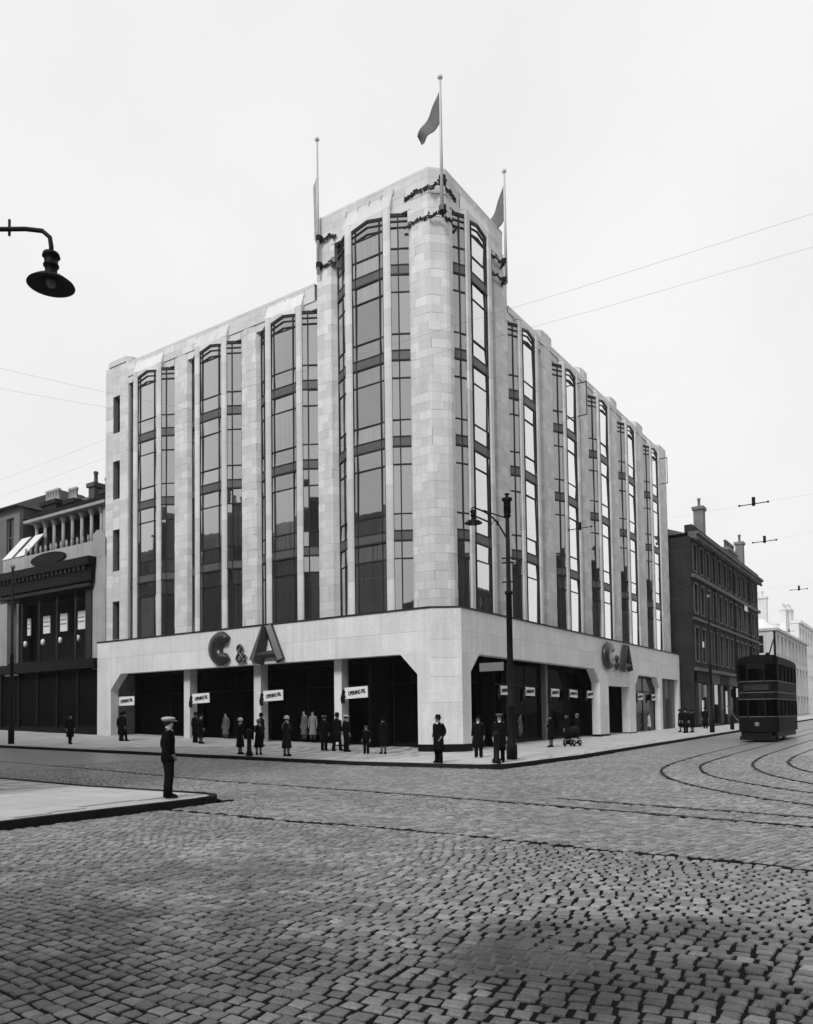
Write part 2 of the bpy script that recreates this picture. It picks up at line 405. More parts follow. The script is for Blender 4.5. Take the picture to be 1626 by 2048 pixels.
# pavements: bedding sheet, flagstones and kerb stones
PH = .13
def pavement(name, polyfn, xs_, ys_, nind, slab_zone):
    root = sheet(name, xs_, ys_, lambda x, y: gz(x, y) + PH - .02, SLABB, polyfn)
    slabs = []
    x0, x1, y0, y1 = slab_zone; rr = random.Random(hash(name) % 7 + 3); rr = random.Random(len(name))
    y = y0; row = 0
    while y < y1:
        d = rr.choice((.6, .7, .8)); x = x0 + rr.random() * .8
        while x < x1:
            l = rr.uniform(.75, 1.2); cx, cy = x + l / 2, y + d / 2
            if polyfn(cx - l / 2, cy - d / 2) and polyfn(cx + l / 2, cy - d / 2) and polyfn(cx + l / 2, cy + d / 2) and polyfn(cx - l / 2, cy + d / 2):
                ok, D = visible(cx, cy, 0)
                if ok and D < 70: slabs.append((D, cx, cy, l - .012, d - .012, rr.uniform(-.003, .003)))
            x += l
        y += d
    slabs.sort(); um = unit_box(SLAB)
    for (D, cx, cy, l, d, dz) in slabs[:nind]:
        o = link('flagstone', um, root); o.location = (cx, cy, gz(cx, cy) + PH - .03 + dz); o.scale = (l, d, .06)
    mb = MB()
    for (D, cx, cy, l, d, dz) in slabs[nind:]:
        P = [(cx + a * l / 2, cy + b * d / 2) for a, b in ((-1, -1), (1, -1), (1, 1), (-1, 1))]
        mb.hexa([(a, b, gz(a, b) + PH - .06 + dz) for a, b in P] + [(a, b, gz(a, b) + PH + dz) for a, b in P])
    if mb.v: mb.build('flagstones', SLAB, root, kind='stuff')
    return root
RC = 1.3
def north_poly(x, y):
    if not (x < KX - .14 and y > KY + .14 and not (x < -8 and y > 4.5)): return False
    if y > 39 and x < .9: return False
    if x > KX - RC and y < KY + RC: return (x - KX + RC) ** 2 + (y - KY - RC) ** 2 < (RC - .12) ** 2
    return True
def south_poly(x, y):
    if not (x < NKX - .14 and y < NKY - .14): return False
    if x > NKX - .9 and y > NKY - .9: return (x - NKX + .9) ** 2 + (y - NKY + .9) ** 2 < (.9 - .12) ** 2
    return True
xs3 = axis((-110, -30, 5), (-30, -8, 2), (-8, 0, 2), (0, KX - RC, 1.5), (KX - RC, KX - .1, .1)); ys3 = axis((KY + .1, KY + RC, .1), (KY + RC, 0, 1.3), (0, 4.5, 1.5), (4.5, 39, 4), (39, 200, 10))
np_ = pavement('north_pavement', north_poly, xs3, ys3, 260, (-60, KX, KY, 60))
xs4 = axis((-60, -10, 5), (-10, NKX - .9, 2), (NKX - .9, NKX - .1, .1)); ys4 = axis((-60, -30, 5), (-30, NKY - .9, 2), (NKY - .9, NKY - .1, .1))
sp_ = pavement('south_pavement', south_poly, xs4, ys4, 280, (-24, NKX, -30, NKY))
sheet('far_pavement', axis((26.0, 29.9, 2)), axis((-31, 200, 10)), lambda x, y: gz(x, y) + PH, SLAB)
def kerb(root, pts, nmax):
    P = [np.array(p, float) for p in pts]; segs = []
    for a, b in zip(P[:-1], P[1:]):
        L_ = np.linalg.norm(b - a); k = max(1, round(L_ / .95))
        for i in range(k): segs.append((a + (b - a) * i / k, a + (b - a) * (i + 1) / k))
    segs.sort(key=lambda s: np.linalg.norm((s[0] + s[1]) / 2 - np.array((CAM.x, CAM.y)))); rest = MB(); rr = random.Random(4)
    for i, (a, b) in enumerate(segs):
        t = (b - a) / np.linalg.norm(b - a); n_ = np.array((-t[1], t[0])) * .15; a2, b2 = a + t * .004, b - t * .004; dz = rr.uniform(-.004, .003)
        q = [a2, b2, b2 + n_, a2 + n_]; j = rr.uniform(-.004, .004)
        ring = [(p[0], p[1]) for p in q]
        mb = MB() if i < nmax else rest
        mb.hexa([(x, y, gz(x, y) - .12) for x, y in ring] + [(x, y, gz(x, y) + PH + .002 + dz) for x, y in ring])
        if i < nmax: mb.build('kerb_stone', KERB, root)
    if rest.v: rest.build('kerb_stones', KERB, root, kind='stuff')
arc = [(KX - RC + RC * math.sin(q), KY + RC - RC * math.cos(q)) for q in [math.radians(a) for a in range(0, 91, 10)]]
kerb(np_, [(-90, KY), (-40, KY)] + [(-40 + i * 5, KY) for i in range(1, 9)] + arc + [(KX, y) for y in (0, 10, 20, 40, 80, 180)], 120)
r9 = .9; arc2 = [(NKX - r9 + r9 * math.cos(q), NKY - r9 + r9 * math.sin(q)) for q in [math.radians(a) for a in range(0, 91, 15)]]
kerb(sp_, [(NKX, -60), (NKX, -40)] + arc2 + [(-20, NKY), (-60, NKY)], 60)

# ------------------------------------------------------------------ the department store
store = thing('department_store', 'tall pale stone corner store with bowed window bays, square corner tower and dark shop arcades', 'building')
PZ = 6.75
# --- podium ---
def podium_front(T, s_start, s_end, openings, thick=.55):
    """openings: (s0, s1, top, chamfer) ; wall panels between them and above them"""
    cur = s_start; top = PZ
    for (a, b, h, ch) in openings + [(s_end, s_end, 0, 0)]:
        if a > cur:                                    # pier, in faience panels
            n = max(1, round((a - cur) / 1.6))
            for i in range(n):
                p0, p1 = cur + (a - cur) * i / n, cur + (a - cur) * (i + 1) / n
                for z0, z1 in ((.5, 2.4), (2.4, 4.7)):
                    MB().box(p0 + .002, p1 - .002, -thick, 0, z0 + .002, z1 - .002, T).build('facing_panel', FAIENCE, store)
            MB().box(cur, a, -thick, .03, -.4, .5, T).build('plinth', BLACK, store)
        if b > a:
            if h < 4.69: MB().box(a, b, -thick, -.001, h, 4.698, T).build('facing_panel', FAIENCE, store)
            if ch:
                for (q0, q1) in ((a, a + ch), (b, b - ch)):
                    MB().extr([(q0, h - ch * 1.02), (q1, h - .001), (q0, h - .001)], -thick, -.001, T).build('chamfer_panel', FAIENCE, store)
            cur = b
    n = round((s_end - s_start) / 2.9)
    for i in range(n):
        p0, p1 = s_start + (s_end - s_start) * i / n, s_start + (s_end - s_start) * (i + 1) / n
        [MB().box(p0 + .004, p1 - .004, -thick, 0, za_, zb_, T).build('fascia_panel', FAIENCE, store) for za_, zb_ in ((4.702, 5.72), (5.728, PZ))]
    MB().box(s_start, s_end, -.9, .05, PZ + .002, PZ + .07, T).build('ledge', BRONZE, store)
podium_front(LT, 1.2, 26.25, [(1.9, 24.85, 4.70, .95)])
podium_front(RTF, .83, 37.66, [(1.65, 18.5, 4.70, .85), (20.15, 24.33, 3.70, 0), (25.75, 31.75, 4.62, .8), (32.45, 37.1, 4.6, 0)])
for z0, z1 in ((.5, 2.4), (2.4, 3.6), (3.6, 4.45), (4.45, 5.3), (5.3, PZ)):     # splayed corner slabs
    MB().prism([(-1.2, 0), (0, .83), (-.5, .83), (-1.2, .5)], z0 + .004, z1 - .004).build('corner_panel', FAIENCE, store)
MB().prism([(-1.2, -.03), (.03, .83), (-.5, .83), (-1.2, .5)], -.4, .5).build('plinth', BLACK, store)
MB().prism([(-1.2, -.05), (.05, .83), (-.9, .83), (-1.2, .9)], PZ + .002, PZ + .07).build('ledge', BRONZE, store)
# arcade behind the openings
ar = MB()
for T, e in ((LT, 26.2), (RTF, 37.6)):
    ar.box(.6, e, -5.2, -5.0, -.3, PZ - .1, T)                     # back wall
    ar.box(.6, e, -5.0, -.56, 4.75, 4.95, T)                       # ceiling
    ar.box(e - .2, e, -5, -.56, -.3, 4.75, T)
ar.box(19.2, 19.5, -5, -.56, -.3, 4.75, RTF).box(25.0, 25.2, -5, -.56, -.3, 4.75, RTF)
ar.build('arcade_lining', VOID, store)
def shop_front(T, s0, s1, d, z0, z1, n, mt=SHOPGLASS):
    fr = MB(); w_ = (s1 - s0) / n
    for i in range(n + 1): fr.box(s0 + i * w_ - .04, s0 + i * w_ + .04, d - .05, d + .05, z0, z1, T)
    fr.box(s0, s1, d - .05, d + .05, z0, z0 + .12, T); fr.box(s0, s1, d - .05, d + .05, z1 - .1, z1, T)
    fr.box(s0, s1, d - .05, d + .05, 3.42, 3.50, T)
    f = fr.build('shop_window', BLACK, store)
    for i in range(n):
        MB().box(s0 + i * w_ + .045, s0 + (i + 1) * w_ - .045, d - .01, d + .01, z0 + .125, 3.415, T).build('shop_pane', mt, f)
        MB().box(s0 + i * w_ + .045, s0 + (i + 1) * w_ - .045, d - .01, d + .01, 3.505, z1 - .105, T).build('shop_pane', mt, f)
shop_front(LT, 2.0, 24.7, -2.3, .35, 4.7, 8)
shop_front(RTF, 1.7, 18.5, -1.3, .35, 4.6, 6)
shop_front(RTF, 25.75, 31.7, -.45, .4, 4.55, 2, DARKGLASS)
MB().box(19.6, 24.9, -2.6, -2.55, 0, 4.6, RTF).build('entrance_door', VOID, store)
MB().box(22.2, 22.3, -2.54, -2.48, 0, 3.7, RTF).box(20.3, 24.3, -2.54, -2.48, 2.6, 2.7, RTF).build('door_frame', BRONZE, store)
for i in range(5):                                                  # boarded end opening with uneven planks
    MB().box(32.5 + i * .93, 32.5 + i * .93 + .9, -.4, -.34 + .02 * (i % 2), .1, 4.55, RTF).build('hoarding_board', SOOTL if i % 2 else SPANDREL, store)
MB().box(34.6, 35.4, -.33, -.28, .2, 3.0, RTF).build('side_door', BRONZE, store)
for a, b in ((-18.9, -18.38), (-13.15, -12.62), (-7.46, -6.98)):
    MB().box(a, b, .75, 1.3, .2, 4.74).build('arcade_pillar', FAIENCE, store)
    MB().box(a - .02, b + .02, .73, 1.32, -.1, .42).build('pillar_base', BLACK, store)
for (y_, x_) in ((5.2, -1.0), (12.3, -1.0)): MB().box(x_ - .3, x_, y_, y_ + .3, .1, 4.74).build('arcade_pillar', SIGNGREY, store)

# --- stone piers, blocks laid in courses along a plan profile ---
BLOCKS = []            # (distance, part, mesh-builder)
def ashlar(part, prof, z0, z1, ch=.42, off=.045, T=None, ph=0, bl=(.55, .85)):
    """prof: plan polyline in world xy, seen face on the outside (right-hand side of travel)"""
    P = [np.array(p, float) for p in prof]; seg = [np.linalg.norm(b - a) for a, b in zip(P[:-1], P[1:])]; cum = np.r_[0, np.cumsum(seg)]
    def at(s):
        i = min(len(seg) - 1, max(0, int(np.searchsorted(cum, s, 'right') - 1))); t = (s - cum[i]) / seg[i]; return P[i] + (P[i + 1] - P[i]) * t
    nr = []
    for i in range(len(seg)):
        d = (P[i + 1] - P[i]) / seg[i]; nr.append(np.array((d[1], -d[0])))
    def nrm(s):
        i = min(len(seg) - 1, max(0, int(np.searchsorted(cum, s, 'right') - 1)))
        n_ = nr[i].copy()
        for k in range(1, len(seg)):
            if abs(s - cum[k]) < 1e-4: n_ = nr[k - 1] + nr[k]; n_ /= np.linalg.norm(n_)
        return n_
    n = round((z1 - z0) / ch); h = (z1 - z0) / n; rr = random.Random(int(z0 * 10 + P[0][0] * 7 + P[0][1] * 13 + ph))
    tot = cum[-1]
    for j in range(n):
        za, zb = z0 + j * h + .003, z0 + (j + 1) * h - .003
        s = 0
        cuts = [0]; k = max(1, round(tot / rr.uniform(*bl)))
        sh = rr.uniform(-.12, .12) + (.25 if j % 2 else -.0)
        for i in range(1, k): cuts.append(min(tot - .1, max(.1, tot * i / k + sh)))
        cuts = sorted(set(cuts)) + [tot]
        for a, b in zip(cuts[:-1], cuts[1:]):
            if b - a < .09: continue
            a += .003; b -= .003; o = off + rr.uniform(-.006, .006)
            pts = [a] + [c for c in cum[1:-1] if a + .02 < c < b - .02] + [b]
            mb = MB(); K = len(pts)
            inn = [at(s_) for s_ in pts]; out = [at(s_) + nrm(s_) * o for s_ in pts]
            for z in (za, zb):
                mb.v += [(p[0], p[1], z) for p in inn]; mb.v += [(p[0], p[1], z) for p in out]
            for i in range(K - 1):
                mb.f += [(K + i, K + i + 1, 3 * K + i + 1, 3 * K + i), (i, K + i, K + i + 1, i + 1), (2 * K + i, 2 * K + i + 1, 3 * K + i + 1, 3 * K + i)]
            mb.f += [(0, 2 * K, 3 * K, K), (K - 1, 2 * K - 1, 4 * K - 1, 3 * K - 1)]
            c = Vector(((out[0][0] + out[-1][0]) / 2, (out[0][1] + out[-1][1]) / 2, za)); BLOCKS.append(((c - CAM).length, part, mb))

DEEP = -1.35
SH = {'L': 0.0, 'R': -.14}
def pier(T, key, s0, s1, z1, splay=.23, zc=None, name='pier'):
    sh = SH[key]; f = -.42 + sh; b = DEEP + sh
    prof = [(s0, f - .40), (s0 + splay * .8, f - .09), (s0 + splay, f), ((s0 + s1) / 2, f + .04), (s1 - splay, f), (s1 - splay * .8, f - .09), (s1, f - .40)]
    poly = prof + [(s1, b), (s0, b)]
    part = MB().prism(poly, PZ + .07, z1 - .02, T).build(name, STONE_CORE, store)
    wp = [T(s, d, 0)[:2] for s, d in prof]
    if key == 'L': wp = wp[::-1]
    if key == 'R': wp = wp[::1]
    # orientation: outside must lie to the right of travel
    a, bb = np.array(wp[0]), np.array(wp[-1]); d = bb - a; n_ = np.array((d[1], -d[0])); out = np.array(T(0, 1, 0)[:2])
    if n_ @ out < 0: wp = wp[::-1]
    ashlar(part, wp, PZ + .09, z1)
    MB().prism([(s, d + (.045 if i < len(prof) else 0)) for i, (s, d) in enumerate(poly)], z1, z1 + .1, T).build('pier_cap', STONE, part)
    return part

LEVELS = [10.42, 14.97, 19.18, 23.40]
PANES = []
def bay(T, key, sc, hw, sm, lw, head, levels, arch):
    """sc centre, hw half width of centre light, sm stone mullion width, lw side light width (canted 30 deg)"""
    sh = SH[key]; dc = -.18 + sh
    root = MB().box(sc - hw - sm - lw, sc + hw + sm + lw, DEEP - .1 + sh, DEEP + .1 + sh, PZ + .07, head + .6, T).build('bay_window', BRONZE, store)
    c30, s30 = math.cos(math.radians(30)), math.sin(math.radians(30))
    e = hw + sm - .03
    def lightmap(side):
        if side == 0: return lambda u, d, z: T(sc - hw + u, dc + d, z)
        if side == 1: return lambda u, d, z: T(sc + e + u * c30 + d * s30, dc - u * s30 + d * c30, z)
        return lambda u, d, z: T(sc - e - u * c30 - d * s30, dc - u * s30 + d * c30, z)
    bars = MB()
    lw2 = lw / c30 * .98
    for side, wd, cols in ((0, 2 * hw, (.0, .12, .88, 1.0)), (1, lw2, (0, .36, 1.0)), (-1, lw2, (0, .36, 1.0))):
        TT = lightmap(side)
        def A(u): return arch * (1 - abs(2 * u / wd - 1)) if side == 0 else 0
        zb = PZ + .07; tiers = []
        for li in range(len(levels) + 1):
            z0 = zb if li == 0 else levels[li - 1] + .26
            last = li == len(levels)
            z1 = head if last else levels[li] - .26
            if li == 0: tiers.append((z0, z1 - .85)); tiers.append((z1 - .85, z1))
            elif not last: tiers += [(z0, z0 + .78), (z0 + .78, z1 - .86), (z1 - .86, z1)]
            else: tiers += [(z0, z0 + .78), (z0 + .78, head - .62)]
            if not last:
                MB().box(.0, wd, -.04, .03, z1 + .05, z1 + .45, TT).build('spandrel', SPANDREL, root)
                [MB().box(0, wd, -.05, o_, za_, zb_, TT).build('transom', BRONZE, root) for o_, za_, zb_ in ((.055, z1 - .03, z1 + .05), (.045, z1 + .45, z1 + .52))]
        xs_ = [c * wd for c in cols]
        for (a, b) in tiers:
            bars.box(0, wd, -.03, .04, b - .03, b + .03, TT)
            for i in range(len(xs_) - 1):
                mb = MB(); g = .005; rr = random.Random(int(a * 91 + sc * 17 + i * 7 + side)); t1, t2 = rr.uniform(-.010, .010), rr.uniform(-.016, .016)
                x0, x1 = xs_[i] + g, xs_[i + 1] - g
                mb.hexa([TT(x0, -t1 - t2, a), TT(x1, t1 - t2, a), TT(x1, t1 - t2 - .02, a), TT(x0, -t1 - t2 - .02, a), TT(x0, -t1 + t2, b), TT(x1, t1 + t2, b), TT(x1, t1 + t2 - .02, b), TT(x0, -t1 + t2 - .02, b)])
                PANES.append(((Vector(TT(x0, 0, a)) - CAM).length, root, mb, GLASS if side == 0 else GLASSS))
        # arched head: three bars following the head, with glass between
        zt = [head - .62, head - .31, head]
        m_ = wd / 2
        for q, z in enumerate(zt):
            for (a, b) in ((0, m_), (m_, wd)):
                ha = A(a) + z if q else z + A(a) * .8; hb = A(b) + z if q else z + A(b) * .8
                o = .08 if q == 2 else .03
                bars.hexa([TT(a, -.03, ha - o), TT(b, -.03, hb - o), TT(b, .05, hb - o), TT(a, .05, ha - o), TT(a, -.03, ha + o), TT(b, -.03, hb + o), TT(b, .05, hb + o), TT(a, .05, ha + o)])
        mb = MB(); pts = [(0.01, head - .60), (m_, head - .60), (wd - .01, head - .60), (wd - .01, head + A(wd - .01)), (m_, head + A(m_)), (.01, head + A(.01))]
        if side == 0: pts.pop(1)
        mb.extr(pts if side == 0 else [pts[0], pts[2], pts[3], pts[5]], -.02, 0, TT); PANES.append(((Vector(TT(0, 0, head)) - CAM).length, root, mb, GLASS if side == 0 else GLASSS))
        for c in xs_:
            bars.box(max(0, c - .028), min(wd, c + .028), -.03, .045, zb, head + A(c) - .02, TT)
    bars.build('glazing_bars', BRONZE, root)
    for sgn in (-1, 1):                              # stone mullions with a rounded nose, in drum lengths
        a, b = sc + sgn * hw, sc + sgn * (hw + sm); lo, hi = min(a, b), max(a, b)
        poly = [(lo, dc - .3), (lo, dc + .04), (lo + .07, dc + .11), (hi - .07, dc + .11), (hi, dc + .04), (hi, dc - .3)]
        z = PZ + .07; mu = MB().prism([(p, q - .012) for p, q in poly], z, head + .38, T).build('stone_mullion', STONE_CORE, root)
        mb = MB(); rr = random.Random(int(sc * 10) + sgn)
        while z < head + .3:
            l = min(rr.uniform(.7, 1.0), head + .36 - z); mb.prism([(p + rr.uniform(-.002, .002) + (.004 if p > (lo + hi) / 2 else -.004), q) for p, q in poly], z + .004, z + l - .004, T); z += l
        mb.v = [v for v in mb.v]; mb.build('mullion_stones', STONE, root, kind='stuff')
    # stone over the window, cut to the arch, and the soffits over the canted lights
    top = head + .46; fd = -.38 + sh; hd = MB(); W_ = hw + sm; PT = (24.45 if key == 'L' else 23.9) if head < 25 else 27.7; HT = PT - .12 if head < 25 else head + 1.25
    hd.hexa([T(sc - W_, fd + .002, head + .37), T(sc + W_, fd + .002, head + .37), T(sc + W_, dc + .07, head + .37), T(sc - W_, dc + .07, head + .37), T(sc - W_, fd + .002, HT), T(sc + W_, fd + .002, HT), T(sc + W_, dc + .05, head + .46), T(sc - W_, dc + .05, head + .46)])
    for (p0, p1, h0, h1) in ((-hw, 0, 0, arch), (0, hw, arch, 0)): hd.hexa([T(sc + p0, fd + .002, head + .05 + h0), T(sc + p1, fd + .002, head + .05 + h1), T(sc + p1, dc + .07, head + .05 + h1), T(sc + p0, dc + .07, head + .05 + h0), T(sc + p0, fd + .002, head + .369), T(sc + p1, fd + .002, head + .369), T(sc + p1, dc + .07, head + .369), T(sc + p0, dc + .07, head + .369)])
    hd.extr([(sc - hw, head + .05), (sc, head + arch + .05), (sc, top), (sc - hw, top)], DEEP + sh, fd, T)
    hd.extr([(sc + hw, head + .05), (sc + hw, top), (sc, top), (sc, head + arch + .05)], DEEP + sh, fd, T)
    for sgn in (-1, 1):
        a, b = sorted((sc + sgn * (hw + .001), sc + sgn * (hw + sm + lw + .12)))
        q = [(a, head + .05), (b, head + .05), (b, top), (a, top)]
        hd.extr(q, DEEP + sh, fd, T)
    hd.build('window_head', STONE, root)
    for i in (-2, -1, 0, 1, 2):                       # carved drops over the head
        s_ = sc + i * hw * .75; dr = MB(); dr.extr([(s_ - .05, PT - .22), (s_ + .05, PT - .22), (s_ + .04, PT - .42), (s_, PT - .5), (s_ - .04, PT - .42)], fd + .03, fd + .075, T); dr.build('carved_drop', STONE, root)
    return root

HL = 23.05
CENT_L = [10.25, 15.89, 21.54]; CENT_R = [9.3, 15.39, 21.21, 27.0, 33.0]
TL, TR = 4.62, 3.62; THEAD = 26.1
for c in CENT_L: bay(LT, 'L', c, .90, .42, .78, HL, LEVELS[:3], .20)
for c in CENT_R: bay(RTF, 'R', c, .88, .40, .84, HL, LEVELS[:3], .20)
bay(LT, 'L', TL, .97, .43, .95, THEAD, LEVELS, .22)
bay(RTF, 'R', TR, .90, .43, .80, THEAD, LEVELS, .22)
MT = {'L': 24.45, 'R': 23.9}
for a, b in ((12.30, 13.83), (17.95, 19.48)): pier(LT, 'L', a, b, 24.0)
pier(LT, 'L', 6.92, 8.27, 25.35, name='tower_pier')
# end pier of the south front with its slit windows
f = -.42; endp = MB()
slits = [(6.95, 9.35), (11.29, 13.95), (15.92, 18.38), (20.2, 22.6)]
endp.box(23.6, 24.60, DEEP, f - .045, PZ + .07, 24.6, LT).box(25.30, 26.08, DEEP, f - .045, PZ + .07, 24.6, LT)
zz = PZ + .07
for a, b in slits + [(24.6, 24.6)]:
    if a > zz: endp.box(24.60, 25.30, DEEP, f - .045, zz, a, LT)
    zz = b
ep = endp.build('end_pier', STONE_CORE, store)
for a, b in slits:
    MB().box(24.60, 25.30, f - .42, f - .38, a, b, LT).build('slit_pane', DARKGLASS, ep)
    MB().box(24.60, 25.30, f - .38, f - .33, (a + b) / 2 - .03, (a + b) / 2 + .03, LT).box(24.93, 24.98, f - .38, f - .33, a, b, LT).build('slit_frame', BRONZE, ep)
def lrun(s0, s1, z0, z1, part=ep, d=f - .045): ashlar(part, [LT(s1, d, 0)[:2], LT(s0, d, 0)[:2]], z0, z1)
ashlar(ep, [(-24.60, .465), (-23.85, .465), (-23.62, .68), (-23.6, .88)], PZ + .09, 24.6)
lrun(25.30, 26.08, PZ + .09, 24.6); zz = PZ + .09
for a, b in slits + [(24.6, 24.6)]:
    if a - zz > .2: lrun(24.60, 25.30, zz, a)
    zz = b
MB().prism([(23.6, -1.3), (23.7, -.62), (24.0, -.36), (25.6, -.36), (26.05, -.6), (26.08, -1.3)], 24.6, 24.95, LT).build('pier_cap', STONE, ep)
for a, b in ((5.62, 7.45), (11.4, 13.42), (17.4, 19.22), (23.2, 25.05), (29.0, 31.1)):
    if a < 6: pier(RTF, 'R', a, b, 25.0, name='tower_pier')
    else: pier(RTF, 'R', a, b, 24.3, splay=.3)
pier(RTF, 'R', 34.95, 37.5, 24.2, splay=.3, name='end_pier')
# rounded corner pier
cp = [(-2.36, .86), (-2.31, .50), (-2.2, .43), (-1.32, .42), (-1.16, .47), (-.63, 1.0), (-.55, 1.16), (-.55, 1.46), (-.68, 1.60), (-.98, 1.70)]
corner = MB().prism(cp + [(-1.8, 1.7), (-2.36, 1.6)], PZ + .07, 25.42).build('corner_pier', STONE_CORE, store)
ashlar(corner, cp, PZ + .09, 25.44, bl=(.5, .75))
MB().prism([(-2.34, .84), (-2.26, .56), (-2.10, .39), (-1.43, .36), (-1.2, .40), (-1.04, .50), (-.62, .92), (-.52, 1.06), (-.49, 1.24), (-.52, 1.44), (-.72, 1.63), (-.98, 1.73), (-2.3, 1.6)], 25.44, 25.54).build('pier_cap', STONE, corner)
# parapets with raised coping
def parapet(T, key, s0, s1, z0, z1, part=None):
    d = -.36 + SH[key]
    part = MB().box(s0, s1, d - .6, d - .0, z0, z1 - .02, T).build('parapet', STONE_CORE, store)
    wp = [T(s0, d, 0)[:2], T(s1, d, 0)[:2]]; a, b = map(np.array, wp); dd = b - a
    if np.array((dd[1], -dd[0])) @ np.array(T(0, 1, 0)[:2]) < 0: wp = wp[::-1]
    ashlar(part, wp, z0 + .01, z1 - .14, ch=.4, off=.03, bl=(.8, 1.1))
    MB().box(s0, s1, d - .62, d + .035, z1 - .14, z1, T).build('coping', STONE, part)
parapet(LT, 'L', 8.2, 23.7, HL + .46, MT['L']); parapet(RTF, 'R', 7.3, 35.05, HL + .46, MT['R'])
# tower attic
at_ = MB().prism([(-8.2, .9), (-7.85, .42), (-1.2, .42), (-.6, 1.0), (-.6, 6.9), (-.9, 7.4), (-8.2, 7.4)], THEAD + .46, 27.7).build('tower_attic', STONE_CORE, store)
ashlar(at_, [(-8.2, 1.6), (-8.2, .9), (-7.85, .42), (-1.2, .42), (-.6, 1.0), (-.6, 6.9), (-.9, 7.4)], THEAD + .47, 27.7, ch=.36, off=.03, bl=(.8, 1.1))
MB().prism([(-8.23, .88), (-7.86, .385), (-1.19, .385), (-.565, .98), (-.565, 6.92), (-.88, 7.44), (-8.23, 7.44)], 27.7, 27.83).build('coping', STONE, at_)
cpl = MB().prism([(-2.36, .9), (-2.36, .43), (-1.22, .43), (-.62, 1.02), (-.62, 1.6), (-2.36, 1.7)], 25.5, THEAD + .46).build('tower_corner', STONE_CORE, store)
ashlar(cpl, [(-2.36, .43), (-1.22, .43), (-.62, 1.02), (-.62, 1.6)], 25.55, THEAD + .46, ch=.33, off=.03)
for T, key, a, b in ((LT, 'L', 6.9, 7.95), (RTF, 'R', 5.6, 7.0)):
    d = -.43 + SH[key]; q = MB().box(a, b, d - 1, d, 25.0, THEAD + .46, T).build('tower_corner', STONE_CORE, store)
    wp = [T(a, d, 0)[:2], T(b, d, 0)[:2]]; wp = wp[::-1] if key == 'L' else wp; ashlar(q, wp, 25.47 if key == 'L' else 25.12, THEAD + .46, ch=.33, off=.03)
# body behind
core = MB().box(-25.8, -1.9, 1.2, 30, PZ, 23.4).box(-7.9, -1.9, 1.2, 7.0, 20, 27.3).box(-12, -1.75, 2, 37.2, PZ, 23.4)
core.box(-26.2, -5.3, 5.3, 30, -.3, PZ - .01).box(-12, -5.4, 5, 37.5, -.3, PZ - .03)
core.build('inner_wall', STONE_CORE, store)
MB().box(-26.0, -.75, .95, 37.3, 23.42, 23.5).build('roof', SLATE, store)
MB().box(-26.2, -.5, .9, 37.6, PZ - .02, PZ + .02).build('podium_roof', SLATE, store)
BLOCKS.sort(key=lambda b: b[0])
for d, part, mb in BLOCKS[:300]: mb.build('stone_block', STONE, part)
rest = {}
for d, part, mb in BLOCKS[300:]:
    r = rest.setdefault(part.name, (part, MB()))[1]; n = len(r.v); r.v += mb.v; r.f += [tuple(n + i for i in f_) for f_ in mb.f]
for part, mb in rest.values(): mb.build('stone_blocks', STONE, part, kind='stuff')
PANES.sort(key=lambda b: b[0])
for d, part, mb, gm in PANES[:300]: mb.build('window_pane', gm, part)
rest = {}
for d, part, mb, gm in PANES[300:]:
    r = rest.setdefault((part.name, gm.name), (part, MB(), gm))[1]; n = len(r.v); r.v += mb.v; r.f += [tuple(n + i for i in f_) for f_ in mb.f]
for part, mb, gm in rest.values(): mb.build('window_panes', gm, part, kind='stuff')
print('blocks', len(BLOCKS), 'panes', len(PANES))
# opened casements seen on the east front
for (yy, zz) in ((16.35, 21.9), (34.2, 21.9)):
    MB().box(-.30, .42, yy - .02, yy + .02, zz - 1.3, zz - 1.24).box(-.30, .42, yy - .02, yy + .02, zz + .8, zz + .86).box(.37, .42, yy - .02, yy + .02, zz - 1.3, zz + .86).build('open_casement', BRONZE, store)

# --- letters C & A, lens shaped, on both fronts ---
def letter_C(T, s0, w_, z0, h):
    mb = MB(); n = 26; k = 10; P = []
    for i in range(n + 1):
        q = math.radians(52 + (308 - 52) * i / n); u = abs(i / n * 2 - 1)
        r = .20 * w_ * (1.25 - .72 * u ** 2) + .02
        P.append((math.cos(q), math.sin(q), r))
    cx, cz = s0 + w_ * .50, z0 + h / 2; base = 0; m_ = 1
    for (c, s_, r) in P:
        ax, az = cx + c * (w_ * .5 - w_ * .19), cz + s_ * (h * .5 - w_ * .17)
        for j in range(k):
            a = 2 * math.pi * j / k
            mb.v.append(T(ax + c * r * math.cos(a), .12 + max(-.10, .26 * math.sin(a)) , az + s_ * r * math.cos(a)))
    for i in range(n):
        for j in range(k): mb.f.append((i * k + j, i * k + (j + 1) % k, (i + 1) * k + (j + 1) % k, (i + 1) * k + j))
    mb.f += [tuple(range(k)), tuple(range(n * k, n * k + k))]
    return mb
